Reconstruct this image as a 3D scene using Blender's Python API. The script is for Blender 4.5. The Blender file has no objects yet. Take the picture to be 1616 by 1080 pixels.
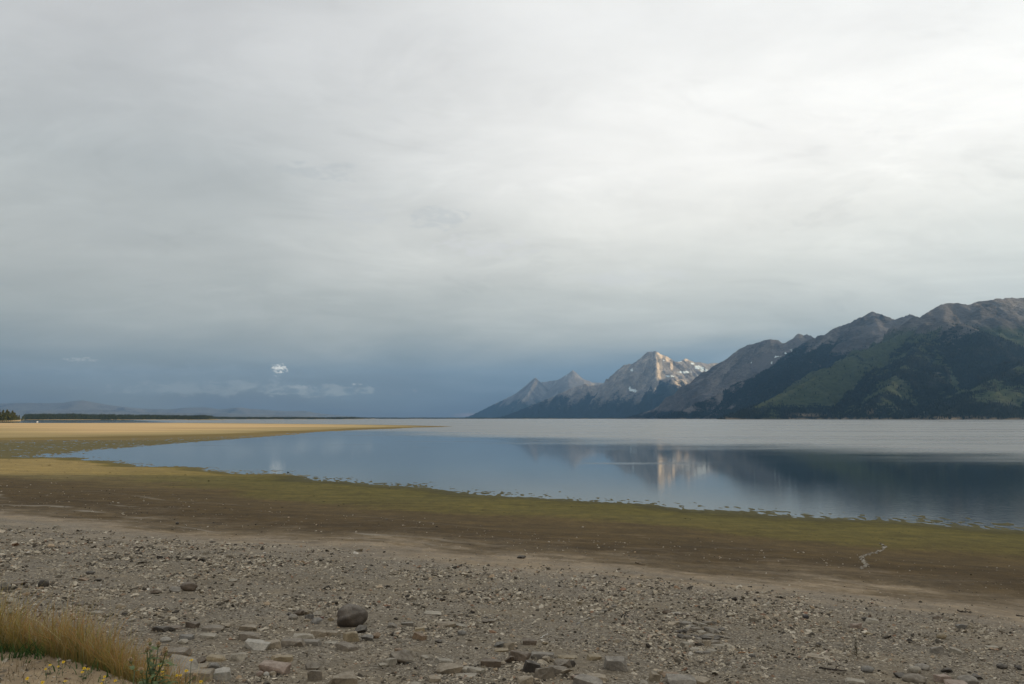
import bpy, bmesh, math, random
import numpy as np
from mathutils import Vector, Matrix, Euler

R = math.radians
C = bpy.context.scene.collection
sc = bpy.context.scene

# ------------------------------------------------------------------ camera
EYE = 8.0                     # metres above the lake
PW, PH, FPX, HOR = 1616.0, 1080.0, 1268.0, 660.5
PITCH = math.atan((HOR - PH / 2) / FPX)
cam_d = bpy.data.cameras.new('camera')
cam = bpy.data.objects.new('camera', cam_d)
C.objects.link(cam)
cam_d.sensor_width = 36.0
cam_d.lens = FPX / PW * 36.0
cam_d.clip_start = 0.1
cam_d.clip_end = 200000
cam.location = (0, 0, EYE)
cam.rotation_euler = (math.pi / 2 + PITCH, 0, 0)
sc.camera = cam

# ------------------------------------------------------------------ light
SUN_AZ = R(88)                # clockwise from the viewing direction (+Y)
SUN_EL = R(17)
sun_d = bpy.data.lights.new('sun', 'SUN')
sun_d.energy = 5.0
sun_d.angle = R(0.5)
sun_d.color = (1.0, 0.76, 0.48)
sun = bpy.data.objects.new('sun', sun_d)
C.objects.link(sun)
sdir = Vector((math.sin(SUN_AZ) * math.cos(SUN_EL), math.cos(SUN_AZ) * math.cos(SUN_EL), math.sin(SUN_EL)))
sun.rotation_euler = (-sdir).to_track_quat('-Z', 'Y').to_euler()

sc.view_settings.view_transform = 'Standard'
sc.view_settings.look = 'None'
sc.view_settings.exposure = 0.0
sc.view_settings.gamma = 1.0
sc.view_settings.use_curve_mapping = False
sc.cycles.use_denoising = True
sc.cycles.max_bounces = 6
sc.cycles.volume_bounces = 0
sc.cycles.transparent_max_bounces = 8


class NT:
    """small helper to write node trees"""
    def __init__(s, tree):
        s.t = tree
        s.t.nodes.clear()

    def n(s, typ, **kw):
        nd = s.t.nodes.new(typ)
        ins = kw.pop('ins', {})
        for k, v in kw.items():
            setattr(nd, k, v)
        for k, v in ins.items():
            s.put(nd.inputs[k], v)
        return nd

    def put(s, sock, v):
        if isinstance(v, bpy.types.NodeSocket):
            s.t.links.new(v, sock)
        elif isinstance(v, bpy.types.Node):
            s.t.links.new(v.outputs[0], sock)
        else:
            if sock.type == 'RGBA' and len(v) == 3:
                v = (*v, 1)
            sock.default_value = v

    def m(s, op, a, b=None, c=None, clamp=False):
        nd = s.t.nodes.new('ShaderNodeMath')
        nd.operation = op
        nd.use_clamp = clamp
        s.put(nd.inputs[0], a)
        if b is not None:
            s.put(nd.inputs[1], b)
        if c is not None:
            s.put(nd.inputs[2], c)
        return nd.outputs[0]

    def mix(s, f, a, b, blend='MIX'):
        nd = s.t.nodes.new('ShaderNodeMix')
        nd.data_type = 'RGBA'
        nd.blend_type = blend
        nd.clamp_factor = True
        s.put(nd.inputs[0], f)
        s.put(nd.inputs[6], a)
        s.put(nd.inputs[7], b)
        return nd.outputs[2]

    def ss(s, v, lo, hi, a=0.0, b=1.0):
        nd = s.t.nodes.new('ShaderNodeMapRange')
        nd.interpolation_type = 'SMOOTHSTEP'
        s.put(nd.inputs[0], v)
        for i, q in enumerate((lo, hi, a, b)):
            s.put(nd.inputs[1 + i], q)
        return nd.outputs[0]

    def noise(s, vec, scale, detail=4, rough=0.55, dist=0.0):
        nd = s.t.nodes.new('ShaderNodeTexNoise')
        s.put(nd.inputs['Vector'], vec)
        nd.inputs['Scale'].default_value = scale
        nd.inputs['Detail'].default_value = detail
        nd.inputs['Roughness'].default_value = rough
        nd.inputs['Distortion'].default_value = dist
        return nd.outputs[0]

    def vmul(s, v, k):
        nd = s.t.nodes.new('ShaderNodeVectorMath')
        nd.operation = 'MULTIPLY'
        s.put(nd.inputs[0], v)
        nd.inputs[1].default_value = k
        return nd.outputs[0]

    def ramp(s, f, stops, interp='LINEAR'):
        nd = s.t.nodes.new('ShaderNodeValToRGB')
        cr = nd.color_ramp
        cr.interpolation = interp
        while len(cr.elements) < len(stops):
            cr.elements.new(0.5)
        for e, (p, c) in zip(cr.elements, stops):
            e.position = p
            e.color = (*c, 1)
        s.put(nd.inputs[0], f)
        return nd.outputs[0]


def pixdir(u, v):
    """direction from the eye for a place measured on the photograph"""
    a, b = (u - PW / 2) / FPX, -(v - PH / 2) / FPX
    cp, sp = math.cos(PITCH), math.sin(PITCH)
    return np.array((a, cp - b * sp, sp + b * cp))


# ------------------------------------------------------------------ sky
world = bpy.data.worlds.new('World')
sc.world = world
world.use_nodes = True
w = NT(world.node_tree)
tc = w.n('ShaderNodeTexCoord')
D = tc.outputs['Generated']
sep = w.n('ShaderNodeSeparateXYZ', ins={0: D})
dx, dy, dz = sep.outputs
sky = w.n('ShaderNodeTexSky', sky_type='NISHITA')
sky.sun_disc = False
sky.sun_elevation = SUN_EL
sky.sun_rotation = SUN_AZ
sky.altitude = 2000
clear = w.mix(1.0, sky.outputs[0], (0.06, 0.06, 0.06), 'MULTIPLY')
# cloud-deck coordinates: the direction cut with a flat layer overhead
den = w.m('ADD', w.m('MAXIMUM', dz, 0.0), 0.16)
comb = w.n('ShaderNodeCombineXYZ', ins={0: w.m('DIVIDE', dx, den), 1: w.m('DIVIDE', dy, den), 2: 0.0})
big = w.noise(comb.outputs[0], 0.75, 5, 0.5, 0.6)
med = w.noise(w.vmul(comb.outputs[0], (1.0, 1.6, 1)), 2.1, 7, 0.58, 0.4)
zz = w.m('ADD', dz, w.m('MULTIPLY', w.m('SUBTRACT', big, 0.5), 0.10))
SKY_L = [(0.0, (.165, .175, .180)), (.03, (.245, .248, .205)), (.07, (.345, .372, .335)), (.12, (.490, .505, .452)),
         (.18, (.560, .570, .525)), (.28, (.520, .540, .520)), (.42, (.635, .640, .630)), (.7, (.76, .76, .75)), (1.0, (.85, .85, .83))]
SKY_R = [(0.0, (.060, .098, .172)), (.03, (.098, .150, .218)), (.06, (.235, .292, .315)), (.10, (.535, .550, .487)),
         (.16, (.790, .785, .700)), (.23, (1.01, .985, .895)), (.30, (1.12, 1.09, 1.02)), (.45, (1.02, 1.01, .97)), (.6, (.98, .97, .94)), (1.0, (.93, .93, .90))]
left = w.ramp(zz, SKY_L)
right = w.ramp(zz, SKY_R)
azf = w.ss(w.m('ADD', dx, w.m('MULTIPLY', w.m('SUBTRACT', big, 0.5), 0.5)), -0.45, 0.30)
deck = w.mix(azf, left, right)
var = w.m('ADD', 1.0, w.m('MULTIPLY', w.m('SUBTRACT', med, 0.5), w.ss(dz, 0.02, 0.3, 0.26, 0.34)))
wisp = w.noise(w.vmul(comb.outputs[0], (1.0, 1.3, 1)), 1.5, 8, 0.66, 1.1)
wm = w.m('MULTIPLY', w.ss(wisp, 0.50, 0.68), w.m('MULTIPLY', w.ss(dz, 0.05, 0.14), w.ss(dz, 0.55, 0.30)))
wd = w.m('MULTIPLY', w.ss(wisp, 0.46, 0.32), w.m('MULTIPLY', w.ss(dz, 0.05, 0.14), w.ss(dz, 0.60, 0.30)))
var = w.m('ADD', var, w.m('SUBTRACT', w.m('MULTIPLY', wm, 0.07), w.m('MULTIPLY', wd, 0.07)))
varc = w.n('ShaderNodeCombineColor', ins={0: var, 1: var, 2: var})
deck = w.mix(1.0, deck, varc.outputs[0], 'MULTIPLY')


NZ = [w.noise(w.vmul(D, (1, 1, 2.2)), 20, 5, 0.6, 0.3), w.noise(w.vmul(D, (1, 1, 2.6)), 44, 5, 0.6, 0.3), w.noise(w.vmul(D, (1, 1, 1.8)), 190, 4, 0.6, 0.3)]


def cloud_at(u, v, su, sv, amp, col, base, scale=26, lo=0.0, hi=1.0, nzk=2.6):
    """a small cloud in one direction: soft lobe broken up by noise"""
    d = pixdir(u, v)
    d = d / np.linalg.norm(d)
    ax = w.m('DIVIDE', w.m('SUBTRACT', dx, float(d[0])), su)
    az = w.m('DIVIDE', w.m('SUBTRACT', dz, float(d[2])), sv)
    r2 = w.m('ADD', w.m('MULTIPLY', ax, ax), w.m('MULTIPLY', az, az))
    front = w.m('GREATER_THAN', dy, 0.0)
    nz = NZ[0] if scale < 30 else (NZ[1] if scale < 100 else NZ[2])
    f = w.m('SUBTRACT', w.m('ADD', w.m('SUBTRACT', 1.0, r2), w.m('MULTIPLY', w.m('SUBTRACT', nz, 0.5), nzk)), 0.35)
    f = w.m('MULTIPLY', w.m('MULTIPLY', w.ss(f, lo, hi), amp), front)
    return w.mix(f, base, col)


deck = cloud_at(330, 612, .13, .012, .6, (.42, .43, .38), deck, 40, 0, 1, 5)
deck = cloud_at(520, 617, .10, .009, .65, (.46, .465, .40), deck, 46, 0, 1, 5)
deck = cloud_at(230, 585, .14, .012, .35, (.40, .43, .40), deck, 34, 0, 1, 5)
deck = cloud_at(441, 583, .0120, .0092, 1.0, (1.25, 1.20, 1.02), deck, 210, .0, .9, 3.0)
deck = cloud_at(434, 602, .010, .013, .5, (.44, .46, .43), deck, 170, 0, 1.1, 3)
deck = cloud_at(478, 611, .020, .0030, .6, (.62, .61, .53), deck, 150, 0, 1.2, 4)
deck = cloud_at(564, 607, .012, .0020, .8, (.60, .59, .51), deck, 190, 0, 1.0, 4)
deck = cloud_at(125, 568, .016, .0035, .6, (.62, .62, .55), deck, 130, 0, .9, 5)
deck = cloud_at(690, 345, .050, .016, .30, (.47, .51, .53), deck, 44, 0, 1, 4.5)
deck = cloud_at(515, 270, .060, .015, .25, (.40, .44, .46), deck, 44, 0, 1, 4.5)
deck = cloud_at(560, 330, .06, .03, .35, (.66, .67, .66), deck, 44, 0, 1, 4.5)
deck = cloud_at(760, 392, .09, .018, .55, (.80, .79, .76), deck, 44, 0, 1, 4.5)
deck = cloud_at(990, 440, .09, .016, .40, (.80, .80, .78), deck, 18)
deck = cloud_at(745, 655, .035, .004, .4, (.42, .28, .25), deck, 20)
sky_col = w.mix(0.95, clear, deck)
bg = w.n('ShaderNodeBackground', ins={0: sky_col, 1: 1.0})
out = w.n('ShaderNodeOutputWorld', ins={0: bg})

# ------------------------------------------------------------------ numpy noise
rng = np.random.default_rng(7)


def _h(ix, iy, seed):
    n = (ix.astype(np.int64) * 374761393 + iy.astype(np.int64) * 668265263 + seed * 1442695041) & 0xffffffff
    n = ((n ^ (n >> 13)) * 1274126177) & 0xffffffff
    n = ((n ^ (n >> 16)) * 2246822519) & 0xffffffff
    return (n ^ (n >> 15)) & 0xffffffff


def gnoise(x, y, seed=0):
    """2-D gradient noise, about -0.7..0.7"""
    x = np.asarray(x, float)
    y = np.asarray(y, float)
    ix, iy = np.floor(x), np.floor(y)
    fx, fy = x - ix, y - iy
    u = fx * fx * fx * (fx * (fx * 6 - 15) + 10)
    v = fy * fy * fy * (fy * (fy * 6 - 15) + 10)

    def g(ox, oy):
        a = _h(ix + ox, iy + oy, seed) * (2 * math.pi / 4294967296.0)
        return np.cos(a) * (fx - ox) + np.sin(a) * (fy - oy)
    a, b, c, d = g(0, 0), g(1, 0), g(0, 1), g(1, 1)
    return (a + (b - a) * u) * (1 - v) + (c + (d - c) * u) * v


def fbm(x, y, octv=4, gain=0.5, lac=2.03, seed=0):
    s, a, t = 0.0, 1.0, 0.0
    for i in range(octv):
        s = s + a * gnoise(x, y, seed + i * 17)
        t += a
        a *= gain
        x = x * lac + 11.3
        y = y * lac - 7.7
    return s / t * 1.4


def ridged(x, y, octv=4, gain=0.5, seed=0):
    s, a, t = 0.0, 1.0, 0.0
    for i in range(octv):
        s = s + a * (1 - np.abs(gnoise(x, y, seed + i * 31)) * 2.2)
        t += a
        a *= gain
        x = x * 2.07 + 5.1
        y = y * 2.07 + 3.7
    return s / t


def sst(v, lo, hi):
    t = np.clip((v - lo) / (hi - lo), 0, 1)
    return t * t * (3 - 2 * t)


# ------------------------------------------------------------------ ground shape
def at_z(u, v, z):
    d = pixdir(u, v)
    t = (z - EYE) / d[2]
    return d[0] * t, d[1] * t


def contour(pts, z):
    p = sorted(at_z(u, v, z) for u, v in pts)
    return np.array([q[0] for q in p]), np.array([q[1] for q in p])


BANK = 6.35
cE = contour([(0, 1014), (70, 1022), (140, 1039), (230, 1072), (330, 1110), (500, 1150)], BANK)
cB = contour([(0, 803), (200, 818), (400, 834), (600, 850), (800, 868), (1000, 884), (1200, 900), (1400, 917), (1616, 938)], 1.7)
cG = contour([(0, 747), (170, 756), (400, 788), (600, 806), (800, 820), (1000, 834), (1200, 850), (1400, 866), (1616, 882)], 0.7)
cW = contour([(0, 721), (120, 722), (170, 728), (240, 735), (330, 741), (450, 750), (600, 765), (800, 781.5), (1000, 796), (1200, 811.5), (1400, 824), (1616, 836)], 0.0)


def cev(c, x, lim=None):
    xs, ys = c
    y = np.interp(x, xs, ys)
    sl = (ys[1] - ys[0]) / (xs[1] - xs[0])
    y = np.where(x < xs[0], ys[0] + np.clip(x - xs[0], -250, 0) * np.clip(sl, -1.0, 0), y)
    sr = (ys[-1] - ys[-2]) / (xs[-1] - xs[-2])
    y = np.where(x > xs[-1], ys[-1] + np.clip(x - xs[-1], 0, 25) * np.clip(sr, -0.6, 0), y)
    return y


SPIT = [at_z(u, v, 0) for u, v in [(-250, 699), (0, 695), (170, 693.5), (400, 688), (500, 683), (600, 677.3), (660, 675), (705, 674),
                                   (716, 673.3), (690, 672.4), (600, 670.6), (450, 669), (300, 667.4), (150, 668), (0, 668), (-250, 668.5)]]
SPIT = np.array(SPIT)


def sdist(x, y, poly):
    """signed distance, positive inside"""
    best = np.full(x.shape, 1e18)
    ins = np.zeros(x.shape, bool)
    n = len(poly)
    for i in range(n):
        ax, ay = poly[i]
        bx, by = poly[(i + 1) % n]
        ex, ey = bx - ax, by - ay
        t = np.clip(((x - ax) * ex + (y - ay) * ey) / (ex * ex + ey * ey), 0, 1)
        best = np.minimum(best, (x - ax - t * ex) ** 2 + (y - ay - t * ey) ** 2)
        c = ((ay > y) != (by > y))
        xi = ax + (y - ay) / (by - ay + 1e-12) * ex
        ins ^= c & (x < xi)
    d = np.sqrt(best)
    return np.where(ins, d, -d)


# far shore: distance of the shoreline for a bearing given as photo column
FS_U = np.array([-4000, -300, 0, 36, 42, 330, 345, 560, 590, 1000, 1100, 1616, 5000.])
FS_R = np.array([1500, 2050, 2100, 2300, 4300, 4700, 6500, 7500, 12500, 14500, 30000, 30000, 30000.])


def near_relief(x, y, z, r):
    dry = sst(z, 0.5, 2.4)
    near = 1 - sst(r, 250, 700)
    q = near * ((0.012 + 0.035 * dry) * fbm(x / 1.6, y / 1.6, 4, seed=21) + 0.06 * dry * fbm(x / 6, y / 6, 3, seed=22))
    wet = np.exp(-((z + .01) / 0.085) ** 2) * (1 - sst(r, 700, 1000))
    q = q + wet * (0.02 * fbm(x / 3.0, y / 5, 3, seed=51) + 0.045 * gnoise(x / .8, y / 1.7, 52) + .065 * gnoise(x / .42, y / 1.2, 54) + .02 * gnoise(x / 9, y / 12, 53))
    return q


def ground_z(x, y, fine=True):
    x = np.asarray(x, float)
    y = np.asarray(y, float)
    r = np.hypot(x, y)
    rmin, rmax = float(r.min()), float(r.max())
    if rmin < 900:
        wob = sst(y, 11, 30) * np.clip(r / 40, 0, 3)
        wx = x + 1.5 * gnoise(x / 9, y / 9, 3) * wob
        wy = y + 2.5 * gnoise(x / 12, y / 12, 5) * wob
    else:
        wx, wy = x, y
    e = cev(cE, x)
    f = e + 3.6
    b, g, wl = cev(cB, wx), cev(cG, wx), cev(cW, wx)
    f = np.minimum(f, b - 6)
    e = np.minimum(e, f - 1)
    g = np.maximum(g, b + 3)
    wl = np.maximum(wl, g + 4)
    ks = [e - 1.2, e, f, f + (b - f) * .45, b, g, wl, wl + 20, wl + 66, wl + 260]
    zs = [BANK, BANK - .05, 4.35, 2.95, 1.7, 0.7, 0.0, -0.10, -0.9, -4.0]
    z = np.where(wy <= ks[0], zs[0], zs[-1])
    # the bank is measured without the wander of the shore
    for i in range(len(ks) - 1):
        t = np.clip((wy - ks[i]) / (ks[i + 1] - ks[i]), 0, 1)
        mask = (wy > ks[i]) & (wy <= ks[i + 1])
        z = np.where(mask, zs[i] + (zs[i + 1] - zs[i]) * t, z)
    if rmax < 95:
        return z + near_relief(x, y, z, r) if fine else z
    # shallow inlet on the left, between the shore and the spit
    sd = sdist(x, y, SPIT)
    inlet = sst(-x, 62, 110) * sst(y, 100, 150) * (1 - sst(y, 420, 600)) * (z < 0.02)
    z = z * (1 - inlet) + inlet * (-0.055 + 0.075 * sst(-x, 76, 114))
    sdn = sd + (14 * fbm(x / 70, y / 110, 3, seed=61) + 5 * gnoise(x / 14, y / 30, 62)) * (sd > -45)
    spit = np.where(sd > -40, np.where(sdn > 0, 1.3 * (1 - np.exp(-np.clip(sdn, 0, None) / 110)), sdn * .012), -9)
    z = np.maximum(z, spit)
    # far shores
    u = 808 + FPX * x / np.maximum(y, 1e-3)
    u = np.where(y <= 0, np.where(x < 0, -4000, 5000), np.clip(u, -4000, 5000))
    rs = np.interp(u, FS_U, FS_R)
    land = y - rs - 120 * fbm(x / 700, y / 700, 3, seed=9) * (rs > 3000)
    far = np.where(land > 0, np.minimum(land * 0.02, 2.5) + sst(land, 15, 420) * sst(rs, 3000, 4300) * np.where(rs > 5600, .42, .85) * 24 * (0.8 + 0.9 * fbm(x / 600, y / 900, 3, seed=41)), -9)
    z = np.where(land > 0, np.maximum(z, far), z)
    isl = np.exp(-((x + 1500) / 90) ** 2 - ((y - 3950) / 60) ** 2) * 5 - 1
    z = np.maximum(z, np.where(isl > -.5, isl, -9))
    # added, unseen hill to the right, outside the picture: it holds the near shore in shade
    hx = np.clip(np.abs(x - 470) - 70, 0, None) / 95
    hill = 222 * np.exp(-hx ** 2) * (1 - sst(y, 65, 205)) * sst(y, -900, -500)
    z = z + hill * (x > 150)
    if fine and rmin < 1000:
        z = z + near_relief(x, y, z, r)
    return z


def surf_z(x, y):
    """height of the built ground sheet (read back from its own grid)"""
    x = np.asarray(x, float)
    y = np.asarray(y, float)
    fr = np.interp(np.hypot(x, y), rad, np.arange(len(rad)))
    ft = np.interp(np.degrees(np.arctan2(x, y)), th, np.arange(len(th)))
    i = np.clip(fr.astype(int), 0, len(rad) - 2)
    j = np.clip(ft.astype(int), 0, len(th) - 2)
    a, b = fr - i, ft - j
    return (gz[i, j] * (1 - a) * (1 - b) + gz[i + 1, j] * a * (1 - b) + gz[i, j + 1] * (1 - a) * b + gz[i + 1, j + 1] * a * b)


def hit(u, v, lift=0.0):
    """where the sight line through a place on the photograph meets the ground"""
    d = pixdir(u, v)
    ts = np.geomspace(3, 400, 500)
    for _ in range(3):
        P = d[None] * ts[:, None]
        h = P[:, 2] + EYE - surf_z(P[:, 0], P[:, 1]) - lift
        i = int(np.argmax(h < 0)) if (h < 0).any() else len(ts) - 1
        ts = np.linspace(ts[max(i - 1, 0)], ts[i], 24)
    p = d * ts[-1]
    return np.array((p[0], p[1], p[2] + EYE - lift)), ts[-1]


# ------------------------------------------------------------------ object helpers
def tag(o, label=None, cat=None, group=None, kind=None):
    if label:
        o['label'] = label
    if cat:
        o['category'] = cat
    if group:
        o['group'] = group
    if kind:
        o['kind'] = kind
    return o


def link(name, me, mat=None, parent=None, loc=(0, 0, 0)):
    o = bpy.data.objects.new(name, me)
    C.objects.link(o)
    if mat and not me.materials:
        me.materials.append(mat)
    o.location = loc
    if parent:
        o.parent = parent
    return o


def empty(name, loc=(0, 0, 0), rz=0):
    o = bpy.data.objects.new(name, None)
    C.objects.link(o)
    o.location = loc
    o.rotation_euler[2] = rz
    o.empty_display_size = 0.1
    return o


def np_mesh(name, V, F, smooth=False, attrs=None):
    """F: int array (n,3) or (n,4), or list of such"""
    me = bpy.data.meshes.new(name)
    Fs = F if isinstance(F, list) else [F]
    V = np.asarray(V, np.float32)
    me.vertices.add(len(V))
    me.vertices.foreach_set('co', V.ravel())
    li = np.concatenate([f.ravel() for f in Fs]).astype(np.int32)
    tot = np.concatenate([np.full(len(f), f.shape[1], np.int32) for f in Fs])
    me.loops.add(len(li))
    me.loops.foreach_set('vertex_index', li)
    me.polygons.add(len(tot))
    st = np.zeros(len(tot), np.int32)
    st[1:] = np.cumsum(tot)[:-1]
    me.polygons.foreach_set('loop_start', st)
    me.polygons.foreach_set('loop_total', tot)
    me.polygons.foreach_set('use_smooth', np.full(len(tot), smooth))
    for k, a in (attrs or {}).items():
        a = np.asarray(a, np.float32)
        if a.ndim == 1:
            at = me.attributes.new(k, 'FLOAT', 'POINT')
            at.data.foreach_set('value', a)
        else:
            at = me.attributes.new(k, 'FLOAT_COLOR', 'POINT')
            at.data.foreach_set('color', a.ravel())
    me.update(calc_edges=True)
    return me


def grid_faces(nr, nc):
    i = np.arange(nr - 1)[:, None] * nc + np.arange(nc - 1)[None]
    i = i.ravel()
    return np.stack([i, i + 1, i + nc + 1, i + nc], 1)


def new_mat(name):
    m = bpy.data.materials.new(name)
    m.use_nodes = True
    return m, NT(m.node_tree)


def finish(t, col, rough=0.9, normal=None, spec=0.25, **ex):
    ins = {'Base Color': col, 'Roughness': rough, 'Specular IOR Level': spec}
    if normal is not None:
        ins['Normal'] = normal
    ins.update(ex)
    b = t.n('ShaderNodeBsdfPrincipled', ins=ins)
    t.n('ShaderNodeOutputMaterial', ins={0: b})
    return b


# ------------------------------------------------------------------ materials
def mat_ground():
    m, t = new_mat('ground')
    geo = t.n('ShaderNodeNewGeometry')
    P = geo.outputs['Position']
    xs, _y, z = t.n('ShaderNodeSeparateXYZ', ins={0: P}).outputs
    sand = t.n('ShaderNodeAttribute', attribute_name='sand').outputs['Fac']
    wood = t.n('ShaderNodeAttribute', attribute_name='wood').outputs['Fac']
    n1 = t.noise(P, 0.22, 5, 0.6)
    n2 = t.noise(P, 1.7, 5, 0.65)
    # strandlines: thin bands that follow the contours
    st = t.noise(t.vmul(P, (0.06, 0.06, 9.0)), 1.0, 4, 0.65, 0.2)
    zz = t.m('ADD', z, t.m('MULTIPLY', t.m('SUBTRACT', n1, 0.5), t.ss(z, 0.12, 2.0, 0.03, 0.9)))
    zz = t.m('ADD', zz, t.m('MULTIPLY', t.m('SUBTRACT', n2, 0.5), t.ss(z, 0.12, 2.0, 0.03, 0.45)))
    zz = t.m('ADD', zz, t.m('MULTIPLY', t.m('SUBTRACT', st, 0.5), t.ss(z, 0.7, 1.7, 0.02, 0.75)))
    f = t.m('DIVIDE', t.m('ADD', zz, 0.5), 7.5)
    stops = [(-.5, (.080, .070, .026)), (-.03, (.085, .072, .024)), (.03, (.070, .060, .013)), (.10, (.076, .063, .013)), (.16, (.110, .090, .018)),
             (.40, (.122, .098, .022)), (.60, (.114, .088, .021)), (.68, (.102, .068, .024)), (1.45, (.074, .047, .017)), (1.75, (.132, .095, .052)),
             (2.0, (.255, .198, .132)), (2.3, (.245, .198, .142)), (2.7, (.195, .158, .108)), (4.4, (.180, .146, .100)), (5.6, (.185, .148, .104)), (6.2, (.27, .205, .130)), (6.45, (.32, .24, .148)), (6.9, (.36, .27, .17))]
    near = t.ramp(f, [((p + .5) / 7.5, c) for p, c in stops])
    # the left flat turns straw yellow
    near = t.mix(t.m('MULTIPLY', t.ss(xs, -28, -75), t.m('MULTIPLY', t.ss(zz, .13, .2), t.ss(zz, .95, .7))), near, (.195, .150, .055))
    # pale dry streaks on the mud
    streak = t.noise(t.vmul(P, (0.22, 0.9, 3.0)), 1.0, 6, 0.72, 0.3)
    sm = t.m('MULTIPLY', t.ss(streak, 0.56, 0.70), t.m('MULTIPLY', t.ss(zz, 0.75, 1.1), t.ss(zz, 2.6, 2.0)))
    near = t.mix(t.m('MULTIPLY', sm, 0.5), near, (.20, .155, .105))
    near = t.mix(1.0, near, t.ramp(t.noise(t.vmul(P, (0.12, 0.5, 4.0)), 1.0, 6, 0.7, 0.2), [(.32, (.72, .72, .72)), (.5, (1, 1, 1)), (.68, (1.24, 1.22, 1.18))]), 'MULTIPLY')
    mott = t.noise(t.vmul(P, (1.0, 0.55, 0.0)), 0.8, 6, 0.75)
    near = t.mix(1.0, near, t.ramp(mott, [(.30, (.70, .69, .68)), (.5, (1, 1, 1)), (.70, (1.32, 1.30, 1.26))]), 'MULTIPLY')
    spk = t.n('ShaderNodeTexVoronoi', ins={'Vector': t.vmul(P, (1, .6, 0)), 'Scale': 1.1})
    near = t.mix(t.m('MULTIPLY', t.ss(spk.outputs['Distance'], .16, .08), t.m('MULTIPLY', t.ss(z, .1, .4), t.ss(z, 2.2, 1.6, 0, .55))), near, (.05, .036, .022))
    # thin pale strand lines
    zl = t.m('ADD', z, t.m('MULTIPLY', t.m('SUBTRACT', t.noise(P, 0.05, 2, 0.5), 0.5), 0.25))
    gate = t.m('MULTIPLY', t.ss(t.noise(P, 0.09, 3, 0.6), 0.46, 0.60), t.ss(xs, 12, -14))
    for zc, wd, amt in ((1.42, .022, .55), (1.62, .03, .8), (1.80, .02, .45), (1.15, .012, .3)):
        d = t.m('ABSOLUTE', t.m('SUBTRACT', zl, zc))
        k = t.m('MULTIPLY', t.ss(d, wd, wd * .3), gate)
        near = t.mix(t.m('MULTIPLY', k, amt), near, (.30, .26, .20))
    # gravel: every small stone its own grey or tan
    vor = t.n('ShaderNodeTexVoronoi', ins={'Vector': P, 'Scale': 26.0})
    gcol = t.ramp(t.n('ShaderNodeSeparateColor', ins={0: vor.outputs['Color']}).outputs[0],
                  [(0, (.07, .06, .048)), (.22, (.14, .12, .095)), (.45, (.23, .197, .152)), (.7, (.32, .28, .22)), (.88, (.44, .395, .32)), (1, (.36, .26, .17))], 'CONSTANT')
    gm = t.m('MULTIPLY', t.ss(zz, 1.9, 2.6), t.ss(z, 6.1, 5.4))
    gm = t.m('MULTIPLY', gm, t.ss(t.noise(P, 0.5, 4, 0.6), 0.36, 0.56, .18, .58))
    near = t.mix(gm, near, gcol)
    fine = t.noise(P, 7.0, 6, 0.75)
    near = t.mix(1.0, near, t.ramp(fine, [(.3, (.72, .72, .72)), (.7, (1.28, 1.28, 1.28))]), 'MULTIPLY')
    # the spit: weed along the water, dry golden sand above
    zs = t.m('ADD', z, t.m('MULTIPLY', t.m('SUBTRACT', t.noise(t.vmul(P, (.004, .012, 0)), 1.0, 4, 0.6), 0.5), 0.22))
    sramp = t.ramp(zs, [(0.0, (.125, .094, .026)), (.26, (.130, .097, .028)), (.36, (.225, .180, .080)), (.62, (.30, .235, .11)), (.9, (.41, .295, .150)), (1, (.42, .305, .155))])
    ss = t.noise(t.vmul(P, (.003, .03, 0)), 1.0, 5, 0.65, 0.3)
    sramp = t.mix(1.0, sramp, t.ramp(ss, [(.3, (.62, .62, .58)), (.5, (1, 1, 1)), (.68, (1.3, 1.25, 1.2))]), 'MULTIPLY')
    col = t.mix(sand, near, sramp)
    col = t.mix(wood, col, (.035, .042, .022))
    bump = t.n('ShaderNodeBump', ins={'Strength': 0.9, 'Distance': 0.05})
    hgt = t.m('ADD', t.m('MULTIPLY', vor.outputs['Distance'], t.m('MULTIPLY', gm, -1.0)), t.m('MULTIPLY', fine, 0.6))
    t.put(bump.inputs['Height'], hgt)
    rough = t.ss(z, -0.02, 0.15, 0.75, 0.95)
    finish(t, col, rough, bump.outputs[0], 0.2)
    return m


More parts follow.
